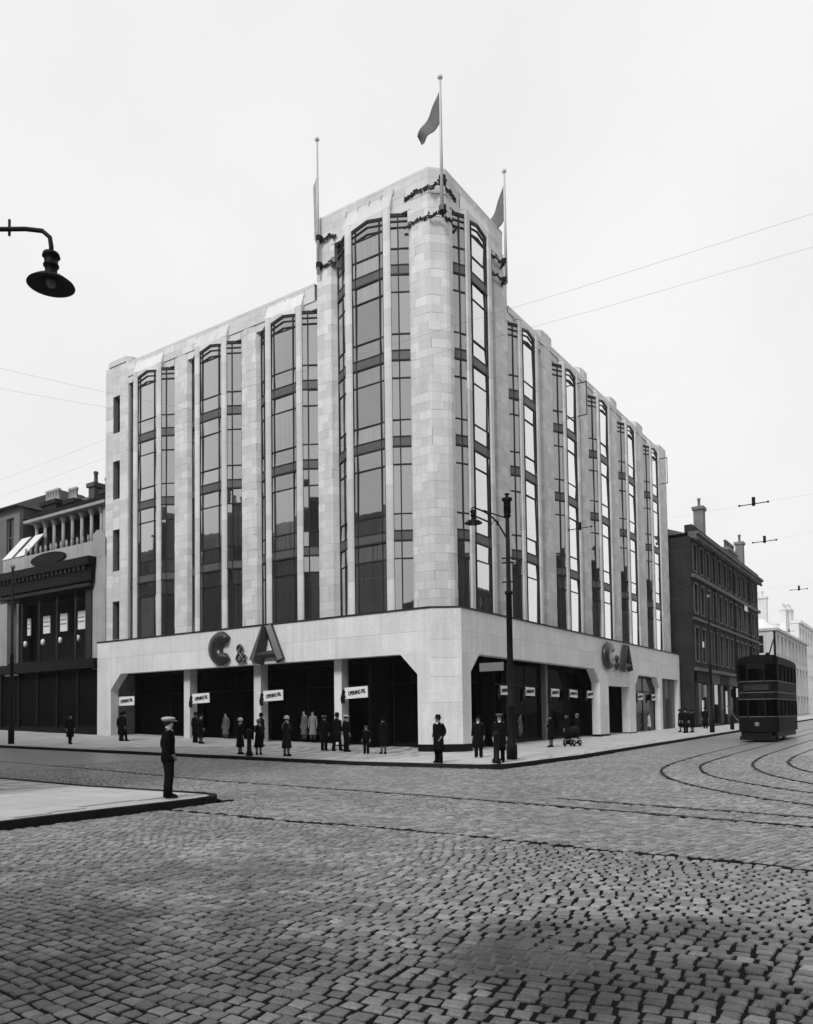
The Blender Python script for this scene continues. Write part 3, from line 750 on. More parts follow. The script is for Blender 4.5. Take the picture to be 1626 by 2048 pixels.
def letter_A(T, s0, w_, z0, h):
    mb = MB()
    def bar(p, q, r, r2):           # ridged bar from p to q in (s,z)
        p, q = np.array(p), np.array(q); t = (q - p) / np.linalg.norm(q - p); n_ = np.array((-t[1], t[0]))
        V = []
        for c, rr in ((p, r), (q, r2)):
            a, b = c + n_ * rr, c - n_ * rr
            V += [T(a[0], .02, a[1]), T(b[0], .02, b[1]), T(b[0], .20, b[1]), T(c[0], .36, c[1]), T(a[0], .20, a[1])]
        n0 = len(mb.v); mb.v += V
        mb.f += [tuple(n0 + i for i in (0, 1, 2, 3, 4)), tuple(n0 + 5 + i for i in (0, 1, 2, 3, 4))] + [(n0 + i, n0 + (i + 1) % 5, n0 + 5 + (i + 1) % 5, n0 + 5 + i) for i in range(5)]
    bar((s0 + w_ * .19, z0), (s0 + w_ * .46, z0 + h), .19 * w_, .09 * w_)
    bar((s0 + w_ * .89, z0), (s0 + w_ * .56, z0 + h), .10 * w_, .09 * w_)
    bar((s0 + w_ * .25, z0 + h * .20), (s0 + w_ * .82, z0 + h * .20), .10 * h, .10 * h)
    return mb
def letter_amp(T, s0, w_, z0, h):
    mb = MB(); pts = [(.95, .02), (.25, .62), (.12, .82), (.38, 1.0), (.62, .82), (.5, .62), (.08, .3), (.1, .1), (.42, 0), (.8, .18), (.95, .42)]
    P = smooth_poly([(s0 + a * w_, z0 + b * h) for a, b in pts], 4)
    P3 = [T(p[0], .15, p[1]) for p in P]; mb.tube(P3, .085, 7); return mb
LETTER = mat('letter_enamel', .03, .28, .15, 2, spec=.45)
for T, key, p in ((lambda s, d, z: (-15.6 + s, -d - .02, z), 'south', ((0, 1.95, 4.80, 1.80), (2.05, .68, 4.86, .95), (3.05, 2.5, 4.80, 1.85))),
                  (lambda s, d, z: (d + .02, 19.0 + s, z), 'east', ((0, 2.1, 4.78, 1.72), (2.2, .75, 4.80, .95), (3.15, 2.3, 4.85, 1.68)))):
    where = 'on the south front above the long arcade' if key == 'south' else 'on the east front above the dark doorway'
    root = thing('store_lettering', 'large dark raised letters C & A ' + where, 'sign', T(2.5, 0, 5))
    letter_C(T, *p[0][:2], *p[0][2:]).build('letter_c', LETTER, root, True)
    letter_amp(T, *p[1][:2], *p[1][2:]).build('ampersand', LETTER, root, True)
    letter_A(T, *p[2][:2], *p[2][2:]).build('letter_a', LETTER, root)

# --- hanging banners in the arcade ---
def banner(x, y, z, wd, ht, axis_, label):
    # axis_ 'x': board lies along x facing south; 'y': along y facing east
    T = (lambda a, d, b: (x + a, y - d, z + b)) if axis_ == 'x' else (lambda a, d, b: (x + d, y + a, z + b))
    root = thing('banner_sign', label, 'sign', T(wd / 2, 0, 0), 'white opening banners hung in the arcade')
    MB().box(0, wd, -.02, .02, 0, ht, T).build('board', WHITE, root)
    fig = [(-.22, -.22), (.02, -.22), (.0, .0), (.06, .12), (.0, .22), (.05, .36), (-.04, .5), (-.14, .42), (-.2, .2), (-.26, .05)]
    MB().extr(fig, .022, .06, T).build('cutout_figure', IRON, root)
    cu = bpy.data.curves.new('lettering', 'FONT'); cu.body = 'OPENING FRI.'; cu.size = ht * .50; cu.align_x = 'CENTER'; cu.align_y = 'CENTER'; cu.extrude = .004; cu.offset = .012
    tmp = bpy.data.objects.new('tmp', cu); COL.objects.link(tmp); dg = bpy.context.evaluated_depsgraph_get()
    me = bpy.data.meshes.new_from_object(tmp.evaluated_get(dg)); bpy.data.objects.remove(tmp); me.materials.clear(); me.materials.append(IRON)
    xs_ = [v.co.x for v in me.vertices]; sc_ = (wd * .76) / (max(xs_) - min(xs_))
    for v in me.vertices: v.co = Vector(T(wd * .54 + v.co.x * sc_, .03 + v.co.z, ht * .5 + v.co.y + v.co.x * .05))
    link('lettering', me, root)
    root.rotation_euler = (0, math.radians(((x * 7 + y * 3) % 5 - 2.5) * .9), 0) if axis_ == 'x' else (math.radians(((x * 7 + y * 3) % 5 - 2.5) * .9), 0, 0)
    return root
for i, (a, b) in enumerate(((-24.95, -23.35), (-18.0, -16.55), (-12.3, -10.85), (-6.65, -5.22))):
    banner(a, .62, 2.74, b - a, .56, 'x', ['white banner at the far left end of the south arcade', 'white banner beside the leftmost light pillar of the south arcade',
           'white banner beside the middle light pillar of the south arcade', 'white banner beside the light pillar nearest the street corner'][i])
for i, (a, b) in enumerate(((5.3, 6.6), (8.2, 9.5), (11.6, 12.9), (14.35, 15.7), (17.2, 18.45), (27.0, 28.4), (30.4, 31.6))):
    banner(-.42 if i < 5 else -.3, a, 2.84, b - a, .46, 'y', ['white banner directly behind the tall corner street lamp', 'white banner just right of the corner street lamp, second in the east arcade',
           'white banner in the middle of the wide east opening', 'fourth white banner in the wide east opening, left of its last one', 'last white banner at the right end of the wide east opening',
           'left white banner in the narrow cut-cornered window', 'right white banner in the narrow cut-cornered window'][i])

# --- flagpoles, flags and garlands ---
def flagpole(x, y, z0, z1, ox, oy, label, flag):
    root = thing('flagpole', label, 'flagpole', (x, y, z0), 'flagpoles on the tower')
    MB().tube([(x, y, z0), (x, y, z1)], [.085, .05], 10).build('pole', POLE, root, True)
    MB().blob((x, y, z1 + .08), .13, 10).build('finial', POLE, root, True)
    V = []; nx, nz = 14, 12; mb = MB(); (fx, fy, drop, hh, za, pale, taper) = flag
    for j in range(nz + 1):
        for i in range(nx + 1):
            u, v = i / nx, j / nz
            px = x + .06 * fx + fx * u * (1 - .12 * v); py = y + fy * u * (1 - .12 * v)
            zz = za - v * hh * (1 - taper * u) - drop * u ** .9
            wv = .12 * math.sin(u * 9 + v * 3) * u
            for s_ in (1,): mb.v.append((px - fy * wv, py + fx * wv, zz))
    for j in range(nz):
        for i in range(nx): a = j * (nx + 1) + i; mb.f.append((a, a + 1, a + nx + 2, a + nx + 1))
    me = mb.mesh('flag', FLAGPALE if pale else FLAG, True); fo = link('flag', me, root)
    so_ = fo.modifiers.new('thick', 'SOLIDIFY'); so_.thickness = .012
    MB().tube([(x + .07, y - .05, z0 + .3), (x + .06, y - .05, z1 - .1)], .008, 4).build('halyard', WIRE, root)
    return root
def garland(x, y, z, arms, label):
    root = thing('iron_garland', label, 'ornament', (x, y, z), 'iron garlands round the flagpoles')
    MB().tube([(x, y, z - .14), (x, y, z + .14)], .17, 10).build('collar', IRON, root)
    rr = random.Random(int(z * 10 + x * 3)); mb = MB()
    for (ax, ay, ox, oy) in arms:
        for k in range(26):
            u = k / 25; px, py = ox + ax * u, oy + ay * u; zz = z - .16 * math.sin(u * 9) * .5 - .10 * u + .05 * math.cos(k * 2.1)
            mb.blob((px + rr.uniform(-.03, .03), py + rr.uniform(-.03, .03), zz + rr.uniform(-.05, .05)), rr.uniform(.03, .07), 6)
        mb.tube([(ox, oy, z), (ox + ax, oy + ay, z - .1)], .03, 5)
    mb.build('swag', BRONZE, root)
for d in (0,):
    flagpole(-.30, .22, 25.3, 31.6, 0, 0, 'tall middle flagpole at the tower corner with a dark hanging flag', (-1.15, -.1, 1.75, 1.55, 31.0, False, .75))
    flagpole(-7.75, .12, 24.7, 31.8, 0, 0, 'left flagpole at the west edge of the tower with a furled pale flag', (-.22, -.05, .6, 3.9, 30.0, True, .3))
    flagpole(-.1, 6.35, 24.6, 30.6, 0, 0, 'right flagpole at the north edge of the tower with a slanting flag', (-1.1, .1, 2.0, 1.9, 29.9, False, .8))
for z, nm in ((26.85, 'upper'), (25.42, 'lower')):
    garland(-.34, .34, z, ((-1.35, .0, -1.1, .33), (-.75, -.32, -.3, .62), (.0, 1.0, -.50, .85)), nm + ' black iron garland below the middle flagpole at the tower corner')
    garland(-7.75, .2, z - .25, ((.9, .0, -7.6, .30), (-.25, .4, -7.9, .4)), nm + ' black iron garland at the left flagpole of the tower')
garland(-.2, 6.35, 25.75, ((-.03, -1.0, -.3, 6.2), (-.4, .3, -.4, 6.5)), 'upper black iron garland at the right flagpole of the tower')
garland(-.2, 6.35, 24.75, ((-.03, -1.0, -.25, 6.2), (-.4, .3, -.4, 6.5)), 'lower black iron garland at the right flagpole of the tower')

# ------------------------------------------------------------------ neighbouring buildings
def grid_front(root, T, s0, s1, zs, ncols, win_frac, m, thick=.3, glass=DARKGLASS, trim=None, wz=(.18, .84), pair=False, maxwin=200):
    """wall of piers and bands with recessed sash windows. zs: storey boundaries"""
    wall = MB(); cw = (s1 - s0) / ncols; tr = MB()
    for zi in range(len(zs) - 1):
        za, zb = zs[zi], zs[zi + 1]; h = zb - za; w0, w1 = za + h * wz[0], za + h * wz[1]
        wall.box(s0, s1, -thick, 0, za, w0, T); wall.box(s0, s1, -thick, 0, w1, zb, T)
        for c in range(ncols + 1):
            a = s0 if c == 0 else s0 + (c - .5 + win_frac / 2) * cw
            b = s1 if c == ncols else s0 + (c + .5 - win_frac / 2) * cw
            wall.box(a, b, -thick, 0, w0, w1, T)
        for c in range(ncols):
            a, b = s0 + (c + .5 - win_frac / 2) * cw, s0 + (c + .5 + win_frac / 2) * cw
            fr = MB(); g = .06
            fr.box(a, a + g, -.24, -.17, w0, w1, T).box(b - g, b, -.24, -.17, w0, w1, T).box(a + g, b - g, -.24, -.17, w0, w0 + g, T).box(a + g, b - g, -.24, -.17, w1 - g, w1, T).box(a + g, b - g, -.24, -.16, (w0 + w1) / 2 - .03, (w0 + w1) / 2 + .03, T)
            fo = fr.build('window', trim or m, root)
            MB().box(a + g, b - g, -.22, -.20, w0 + g, w1 - g, T).build('pane', glass, fo)
            if trim: tr.box(a - .1, b + .1, .001, .10, w0 - .14, w0 - .01, T).box(a - .1, b + .1, .001, .12, w1 + .01, w1 + .16, T).box(a - .16, a - .02, .001, .05, w0, w1, T).box(b + .02, b + .16, .001, .05, w0, w1, T)
    wall.build('wall', m, root)
    if tr.v: tr.build('window_surrounds', trim, root, kind='stuff')
def chimney(root, x, y, z0, z1, w_, d, npots, m=SOOT, pot=SOOTL):
    st = MB().box(x - w_ / 2, x + w_ / 2, y - d / 2, y + d / 2, z0, z1 - .3).box(x - w_ / 2 - .12, x + w_ / 2 + .12, y - d / 2 - .12, y + d / 2 + .12, z1 - .3, z1).build('chimney', m, root)
    for i in range(npots):
        u = (i + .5) / npots - .5; px, py = (x, y + u * d * .9) if d > w_ else (x + u * w_ * .9, y)
        MB().lathe((px, py, z1), [(.16, 0), (.14, .1), (.13, .7), (.18, .75), (.16, .9)], 8).build('chimney_pot', pot, st, True)
GREYD = mat('grey_chimney_stone', .16, .9, .3, 1.0, .15, 8)
BTRIM = mat('worn_trim', .10, .85, .3, 1.2, .2, 12, streak=.2)
# dark stone block beyond the store on the east street
db = thing('stone_tenement', 'sooty dark four storey stone building with string courses right of the pale store', 'building', (1, 54, 0))
EX = lambda s, d, z: (.9 + d, s, z)
grid_front(db, EX, 39.0, 69.5, [5.6, 9.9, 13.6, 17.0], 13, .46, SOOT, trim=BTRIM)
MB().box(-12, .599, 39.0, 69.5, 5.6, 17).box(-12, .4, 39.0, 69.5, 0, 5.6).build('rear_wall', SOOT, db)
MB().box(-12, .899, 38.5, 38.99, 0, 17.0).build('gable_wall', SOOT, db)
for z, pr, h in ((5.45, .35, .28), (9.85, .22, .2), (13.5, .28, .3), (16.9, .5, .28), (17.2, .7, .25)):
    MB().box(38.9, 69.6, -.2, pr, z, z + h, EX).build('string_course', BTRIM, db)
MB().box(39, 69.5, -.5, .15, 17.45, 18.1, EX).build('parapet', SOOT, db)
MB().hexa([(-6, 39, 17.4), (.5, 39, 17.4), (.5, 69.4, 17.4), (-6, 69.4, 17.4), (-5, 41, 18.6), (-2, 41, 18.6), (-2, 67, 18.6), (-5, 67, 18.6)]).build('roof', SLATE, db)
chimney(db, -.3, 47.5, 17.4, 21.6, .85, 1.1, 1, GREYD, GREYD); chimney(db, -.3, 60.5, 17.4, 19.6, .7, 5.0, 6, GREYD, SOOTL); chimney(db, -.3, 66.3, 17.4, 21.6, .8, 1.0, 1, GREYD, GREYD)
for yy in (46.9, 55.6, 64.0): MB().tube([(1.02, yy, 5.7), (1.02, yy, 16.9)], .07, 6).build('drainpipe', IRON, db)
for i in range(7):                                  # shopfronts
    a = 39.3 + i * 4.3
    p = MB().box(a, a + .5, -.3, .1, 0, 5.2, EX).box(a, a + 4.3, -.3, .12, 4.5, 5.4, EX).box(a + .5, a + 4.3, -.3, 0, 0, .8, EX).build('shopfront', SOOTL if i % 2 else SOOT, db)
    MB().box(a + .55, a + 2.6, -.25, -.2, .85, 4.45, EX).build('shop_pane', DARKGLASS, p); MB().box(a + 2.75, a + 4.25, -.25, -.2, .85, 4.45, EX).build('shop_pane', DARKGLASS, p)
for i in range(31): MB().box(38.9 + i * 1.0, 39.15 + i * 1.0, .351, .62, 16.68, 16.88, EX).build('cornice_bracket', SOOTL, db)
def board(name, label, x, y0, y1, z0, z1, m=WHITE, hang=False):
    o = MB().box(x, x + .06, y0, y1, z0, z1).build(name, m); return tag(o, label, 'sign')
board('shop_sign', 'white shop board near the tram on the dark building', 1.12, 54.6, 58.6, 3.4, 4.3)
board('shop_sign', 'small pale round-topped poster in the first dark shopfront', 1.06, 41.2, 42.2, 3.2, 4.3, SIGNGREY)
board('shop_sign', 'narrow tall white poster low in the first dark shopfront', 1.06, 40.6, 41.1, 1.2, 2.9)
board('shop_sign', 'white striped poster column in the second dark shopfront', 1.06, 45.4, 46.4, 2.6, 4.4)
board('shop_sign', 'tall white narrow panel right of the striped poster', 1.06, 49.9, 50.5, 1.7, 3.9)
board('shop_sign', 'tiny white notice on the first floor of the dark building', 1.06, 41.4, 41.8, 7.6, 8.1)
board('shop_sign', 'white notice high on the second floor of the dark building', 1.06, 60.5, 62.0, 12.9, 13.5)

# pale buildings farther up the street
pb = thing('pale_building', 'pale three storey building with a plain end wall behind the tram', 'building', (0, 100, 0))
P1 = lambda s, d, z: (-.1 + d, s, z)
grid_front(pb, P1, 88, 120, [1.0, 5.0, 9.4, 13.2], 9, .4, PALE, trim=PALE)
G1 = lambda s, d, z: (-s, 88 - d, z)
grid_front(pb, G1, .101, 12, [1.0, 5.0, 9.4, 13.2], 3, .22, PALE, thick=.29)
MB().box(-12, -.4, 88.3, 120, 0, 13.2).build('body', PALE, pb)
MB().box(-12.1, .2, 87.8, 120.1, 13.2, 13.55).build('cornice', PALE, pb)
MB().hexa([(-12, 88, 13.5), (-.1, 88, 13.5), (-.1, 120, 13.5), (-12, 120, 13.5), (-8, 90, 16.2), (-3.4, 90, 16.2), (-3.4, 118, 16.2), (-8, 118, 16.2)]).build('roof', PALE2, pb)
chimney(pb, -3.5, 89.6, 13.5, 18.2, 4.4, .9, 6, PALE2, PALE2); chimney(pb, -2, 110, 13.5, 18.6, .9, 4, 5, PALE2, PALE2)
for k, (ya, yb, hh, cols, lab) in enumerate(((122, 152, 17.5, 8, 'taller pale building beyond the plain end wall, half lost in haze'), (153, 190, 15.5, 9, 'faint pale terrace at the far end of the street'), (192, 240, 20, 10, 'hazy tall block closing the street at the far right'))):
    fb = thing('distant_building', lab, 'building', (0, ya, 0)); xo = (-1.5, .5, 4.0)[k]; P2 = lambda s, d, z, xo=xo: (xo + d, s, z)
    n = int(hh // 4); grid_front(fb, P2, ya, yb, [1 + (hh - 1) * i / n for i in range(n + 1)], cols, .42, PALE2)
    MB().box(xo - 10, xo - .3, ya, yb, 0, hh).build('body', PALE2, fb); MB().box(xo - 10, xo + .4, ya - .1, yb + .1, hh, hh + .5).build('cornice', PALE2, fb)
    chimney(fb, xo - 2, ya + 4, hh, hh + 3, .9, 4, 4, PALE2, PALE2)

DULL = mat('dull_stone', .33, .9, .2, .6, .1, 6, rnd=.1, streak=.18)
SOOTD = mat('soot_black_trim', .035, .9, .3, 1.2, .2, 12)
# left: theatre-like building with pale frame and upper loggia
th = thing('theatre_building', 'blackened building with a pale cornice band, dark loggia and upper colonnade left of the store', 'building', (-32, 0, 0))
MB().box(-27.3, -25.95, .35, 8, .5, 13.5).build('side_pier', DULL, th)
MB().box(-38.2, -27.31, .35, 1.2, 12.5, 13.55).build('frieze', DULL, th)
MB().extr([(25.95, 12.4), (27.3, 12.4), (27.3, 13.9), (26.9, 14.2), (26.4, 14.15), (25.95, 13.6)], -1.2, -.34, LT).build('frieze_end', DULL, th)
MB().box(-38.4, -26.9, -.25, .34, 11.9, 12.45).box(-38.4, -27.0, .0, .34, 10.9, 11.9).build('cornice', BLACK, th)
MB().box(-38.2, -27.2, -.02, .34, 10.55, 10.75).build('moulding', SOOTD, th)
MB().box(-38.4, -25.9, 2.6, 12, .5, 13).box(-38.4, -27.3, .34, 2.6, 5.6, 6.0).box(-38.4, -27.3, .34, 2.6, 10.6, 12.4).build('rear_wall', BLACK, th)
MB().box(-38.3, -37.3, .2, .9, 5.8, 10.6).build('pilaster', DULL, th); MB().box(-28.0, -27.35, .3, .9, 5.8, 10.6).build('pilaster', SOOTD, th)
MB().box(-38.4, -26.3, -.25, .34, 5.2, 5.8).box(-38.4, -26.4, .0, .34, 1.0, 1.3).build('shop_cornice', BLACK, th)
for i in range(4): MB().tube([(-35.9 + i * 2.15, .55, 5.8), (-35.9 + i * 2.15, .55, 10.6)], [.09, .08], 8).build('slender_column', SOOTD, th)
for i, a in enumerate((-37.0, -34.95, -32.85, -30.75, -28.9)):
    hw_ = .42 if i else .2
    MB().box(a, a + 2 * hw_, 1.55, 1.62, 8.1, 9.35).build('lit_panel', WHITE, th)
    MB().box(a + .06, a + 2 * hw_ - .06, 1.52, 1.548, 8.6, 8.66).box(a + .1, a + 2 * hw_ - .1, 1.52, 1.548, 8.9, 8.95).build('panel_print', SIGNGREY, th)
    MB().lathe((a + hw_, 1.3, 7.2), [(.02, 0), (.13, .08), (.17, .25), (.12, .42), (.02, .48)], 10).build('globe_lamp', WHITE, th, True)
# ground floor shop of the theatre
for i in range(5):
    a = -38.2 + i * 2.35
    p = MB().box(a, a + .18, .2, .5, .9, 5.2).box(a + .18, a + 2.35, .25, .5, .9, 1.5).build('shopfront', BLACK, th); MB().box(a + .2, a + 2.33, .3, .33, 1.5, 5.1).build('shop_pane', VOID, p)
MB().box(-38.0, -30.5, -.1, .15, 1.05, 1.12).build('pale_sill', SOOTD, th)
osg = tag(MB().extr([(32.3 + 2.1 * math.cos(q), 13.0 + .42 * math.sin(q)) for q in [math.radians(a) for a in range(0, 360, 20)]], -.34, -.24, LT).build('name_board', IRON), 'oval dark name board on the pale cornice band of the left building', 'sign')
osg.location.y = -.02
# upper storey: colonnade set back
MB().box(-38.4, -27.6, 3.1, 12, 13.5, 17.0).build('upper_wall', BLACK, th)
for i in range(22): MB().box(-38.2 + i * .5, -38.0 + i * .5, -.18, -.02, 11.62, 11.88).build('cornice_bracket', SOOTD, th)
for i in range(5): MB().lathe((-35.9 + (i - .0) * 2.15, .5, 10.2), [(.09, 0), (.16, .12), (.22, .3), (.22, .38)], 8).build('loggia_capital', SOOTD, th)
for i in range(14): MB().lathe((-35.6 + i * .62, .6, 13.58), [(.07, 0), (.05, .1), (.1, .3), (.06, .5), (.09, .55)], 8).build('baluster', DULL, th)
for i in range(8):
    x = -36.6 + i * 1.12
    c = MB().tube([(x, 2.0, 13.5), (x, 2.0, 16.0)], [.14, .12], 10).build('column', DULL, th, True)
    MB().lathe((x, 2.0, 16.0), [(.13, 0), (.24, .25), (.26, .38)], 8).build('capital', PALE, c)
MB().box(-28.35, -27.7, 1.8, 3.1, 13.5, 16.4).build('corner_post', DULL, th)
MB().box(-37.4, -27.6, 1.4, 3.1, 16.4, 16.6).build('upper_cornice', DULL, th); MB().box(-37.4, -27.6, 1.7, 3.1, 16.75, 17.05).build('upper_frieze', BLACK, th)
MB().hexa([(-40, 2, 17.05), (-27.4, 2, 17.05), (-27.4, 12, 17.05), (-40, 12, 17.05), (-37, 6, 19.3), (-30.5, 6, 19.3), (-30.5, 9, 19.3), (-37, 9, 19.3)]).build('roof', SLATE, th)
chimney(th, -31.2, 3.2, 17, 18.7, .7, .7, 1, SOOTL); chimney(th, -29.6, 3.0, 17, 17.9, .6, .6, 1, SOOT); chimney(th, -27.9, 3.0, 16.2, 17.3, 1.9, .8, 4, SOOT); chimney(th, -35.2, 2.4, 16.9, 17.9, 1.9, .7, 5, SOOT, DULL); chimney(th, -33.0, 2.6, 16.9, 17.7, 1.1, .6, 3, SOOT, DULL)
# farther left
fl = thing('far_left_building', 'grey building with sloping roof lights at the left edge behind the pale band', 'building', (-45, 0, 0))
GREYST = mat('grey_sandstone', .15, .9, .2, .6, .1, 6, rnd=.1, streak=.15)
FL = lambda s, d, z: (-s, 1.8 - d, z)
grid_front(fl, FL, 38.6, 62, [1.0, 5.5, 9.8, 13.6, 18.0], 9, .4, GREYST)
MB().box(-62, -38.6, 2.1, 12, 0, 18).build('body', SOOTL, fl)
MB().hexa([(-62, 1.3, 18), (-38.4, 1.3, 18), (-38.4, 12, 18), (-62, 12, 18), (-60, 6, 20.5), (-40, 6, 20.5), (-40, 8, 20.5), (-60, 8, 20.5)]).build('roof', SLATE, fl)
for a in (-38.6, -36.9): 
    MB().hexa([(a, .5, 13.7), (a + 1.2, .5, 13.7), (a + 1.2, .6, 13.7), (a, .6, 13.7), (a + .7, 1.6, 15.4), (a + 1.9, 1.6, 15.4), (a + 1.9, 1.7, 15.4), (a + .7, 1.7, 15.4)]).build('tilted_skylight', PALE2, fl)

# buildings behind the viewer: they stand across both streets and show in the upper windows
for (nm, lab, T, s0, s1, top, box_) in (
  ('corner_tenement', 'dark stone corner building across the left street, out of the picture to the left', lambda s, d, z: (-s, -22.6 + d, z), -.4, 60, 19.5, (-60, .39, -40, -22.9)),
  ('east_tenement', 'dark stone building on the east side of the street', lambda s, d, z: (30.2 - d, s, z), -20, 70, 17.5, (30.5, 42, -20, 70)),
  ('south_tenement', 'dark stone building behind the viewpoint', lambda s, d, z: (30.2 - d, s, z), -75, -24, 21.0, (30.5, 42, -75, -24))):
    b_ = thing(nm, lab, 'building', T((s0 + s1) / 2, 0, 0)); n = 4
    grid_front(b_, T, s0, s1, [.5 + (top - .5) * i / n for i in range(n + 1)], int((s1 - s0) / 3.2), .42, SOOT)
    MB().box(*box_, 0, top).build('body', SOOT, b_); MB().box(box_[0] - .2, box_[1] + .2, box_[2] - .2, box_[3] + .2, top, top + .4).build('cornice', SOOTL, b_)
    cx, cy = (box_[0] + box_[1]) / 2, (box_[2] + box_[3]) / 2
    for q in (-.4, 0, .35):
        if box_[1] - box_[0] > box_[3] - box_[2]: chimney(b_, cx + q * (box_[1] - box_[0]), box_[3] - 3, top, top + 3, 3, .9, 4)
        else: chimney(b_, cx, cy + q * (box_[3] - box_[2]), top, top + 3, .9, 3, 4)
grid_side = MB().box(.4, .6, -40, -22.6, .3, 19.5).build('side_wall', SOOT, bpy.data.objects['corner_tenement'])

# ------------------------------------------------------------------ street furniture
def bracket_lamp(base, h, hdg, reach, lamp_drop, label, tall_top=True, shade_r=.30, pole_r=.12):
    x, y = base; z = gz(x, y) + PH; root = thing('street_lamp', label, 'street lamp', (x, y, z)); D = Vector((math.cos(hdg), math.sin(hdg), 0))
    p = MB().lathe((x, y, z), [(pole_r * 1.7, 0), (pole_r * 1.7, .5), (pole_r * 1.25, .6), (pole_r * 1.2, 1.9), (pole_r * 1.4, 1.95), (pole_r * 1.4, 2.03), (pole_r * .98, 2.1), (pole_r * .9, h * .62), (pole_r * 1.25, h * .62 + .02), (pole_r * 1.25, h * .62 + .12), (pole_r * .72, h * .62 + .16), (pole_r * .62, h - .85)], 14)
    p.build('pole', IRON, root, True)
    if tall_top:
        MB().lathe((x, y, z), [(.10, h - .85), (.15, h - .78), (.10, h - .72), (.14, h - .7), (.135, h - .25), (.2, h - .2), (.2, h - .12), (.07, h - .1), (.05, h), (.12, h + .04), (.02, h + .09)], 12).build('finial', IRON, root, True)
    za = z + h - 1.05; P = Vector((x, y, za))
    if tall_top:
        arm = [P + D * .06 + Vector((0, 0, -.55)), P + D * .25 + Vector((0, 0, -.2)), P + D * .45 + Vector((0, 0, .12)), P + D * .8 + Vector((0, 0, .42)), P + D * reach + Vector((0, 0, .62))]
        arm2 = [P + D * .05 + Vector((0, 0, .18)), P + D * .5 + Vector((0, 0, .34)), P + D * reach * .7 + Vector((0, 0, .5))]
        lp = P + D * reach + Vector((0, 0, .62))
        m = MB().tube(smooth_poly([tuple(a) for a in arm], 4), .035, 8).tube([tuple(a) for a in arm2], .025, 6)
        for k in range(10):
            q = k / 9 * 4.6; r = .16 * (1 - k / 12); m.blob(tuple(P + D * (.42 + r * math.cos(q)) + Vector((0, 0, -.02 + r * math.sin(q)))), .028, 5)
        m.tube([tuple(lp), tuple(lp + D * .07 - Vector((0, 0, .05))), tuple(lp - Vector((0, 0, lamp_drop)))], .025, 6)
        m.build('bracket', IRON, root, True)
        for dz in (.45, .62, 1.35): MB().tube([(x - .22, y - .1, za - dz - .9), (x + .22, y + .1, za - dz - .9)], .03, 6).build('crosspiece', IRON, root)
    else:
        lp = P + D * (reach) + Vector((0, 0, .0))
        pts = [P, P + D * (reach - .35), P + D * (reach - .12) - Vector((0, 0, .03)), P + D * (reach - .02) - Vector((0, 0, .12)), lp - Vector((0, 0, .25)), lp - Vector((0, 0, lamp_drop))]
        m = MB().tube([tuple(a) for a in pts], .03, 10); q = P + D * (reach - .56)
        m.tube([tuple(q - Vector((0, 0, .09))), tuple(q + Vector((0, 0, .13)))], .017, 6); m.build('bracket', IRON, root, True)
    L0 = lp - Vector((0, 0, lamp_drop)); k = shade_r / .30
    MB().lathe(tuple(L0), [(.02, 0), (.10 * k, -.0), (.115 * k, -.05 * k), (.09 * k, -.06 * k), (.085 * k, -.15 * k), (.10 * k, -.16 * k), (.10 * k, -.18 * k), (.08 * k, -.19 * k), (.075 * k, -.27 * k), (.09 * k, -.31 * k)], 16).build('lantern_neck', IRON, root, True)
    MB().lathe(tuple(L0), [(.09 * k, -.31 * k), (.2 * k, -.35 * k), (.29 * k, -.42 * k), (.30 * k, -.44 * k), (.28 * k, -.44 * k), (.1 * k, -.36 * k)], 28).build('shade', IRON, root, True)
    MB().blob((L0.x, L0.y, L0.z - .40 * k), .07 * k, 10).build('bulb', SIGNGREY, root, True)
    return root
lampR = bracket_lamp((4.72, -3.75), 9.95, math.radians(212), 1.28, .12, 'tall black ornate lamp standard with one curled bracket on the store corner pavement', shade_r=.34)
nb = MB().box(3.75, 4.75, -4.36, -4.33, 3.42, 3.73).build('street_name_plate', SIGNGREY)
nb.location = (0, 0, 0); tag(nb, 'grey street name plate fixed to the corner lamp standard', 'sign')
lx, ly, lz = 8.3, -24.3, 0
bracket_lamp((lx - 3.25 * RT.x, ly - 3.25 * RT.y), 9.22, math.atan2(RT.y, RT.x), 3.25, .34, 'dark pendant street lamp on a long thin arm at the upper left', tall_top=False, shade_r=.30, pole_r=.1)

def tram_pole(x, y, h, label, r=.11, globe=True):
    z = gz(x, y) + PH; root = thing('tram_pole', label, 'pole', (x, y, z), 'overhead wire poles')
    MB().lathe((x, y, z), [(r * 1.5, 0), (r * 1.5, .9), (r, 1.0), (r * .9, h * .5), (r * 1.1, h * .5 + .05), (r * .7, h * .5 + .1), (r * .6, h)], 10).build('shaft', IRON, root, True)
    if globe: MB().blob((x, y, z + h + .1), .14, 10).build('finial', SIGNGREY, root, True)
    return root
tram_pole(-25.1, -6.2, 9.9, 'thin black pole with a pale ball top on the left pavement')
tram_pole(5.1, 26.2, 9.3, 'black pole on the right kerb beyond the store')
pr = tram_pole(5.1, 32.6, 1.3, 'short black post on the right kerb near the tram', .1, False)
tag(MB().tube([(5.1, 31.2, 2.3), (5.3, 33.2, 1.3), (5.6, 36.5, .75)], .05, 6).build('barrier_pole', SIGNGREY), 'slanting pale pole leaning past the short post by the tram', 'pole')
def bollard(x, y, h, label):
    z = gz(x, y) + PH; root = thing('bollard', label, 'bollard', (x, y, z))
    MB().lathe((x, y, z), [(.15, 0), (.15, .12), (.10, .2), (.09, h - .2), (.12, h - .15), (.11, h - .05), (.03, h)], 12).build('post', IRON, root, True)
bollard(-6.0, -6.65, 1.15, 'stout black post at the kerb in front of the south arcade')
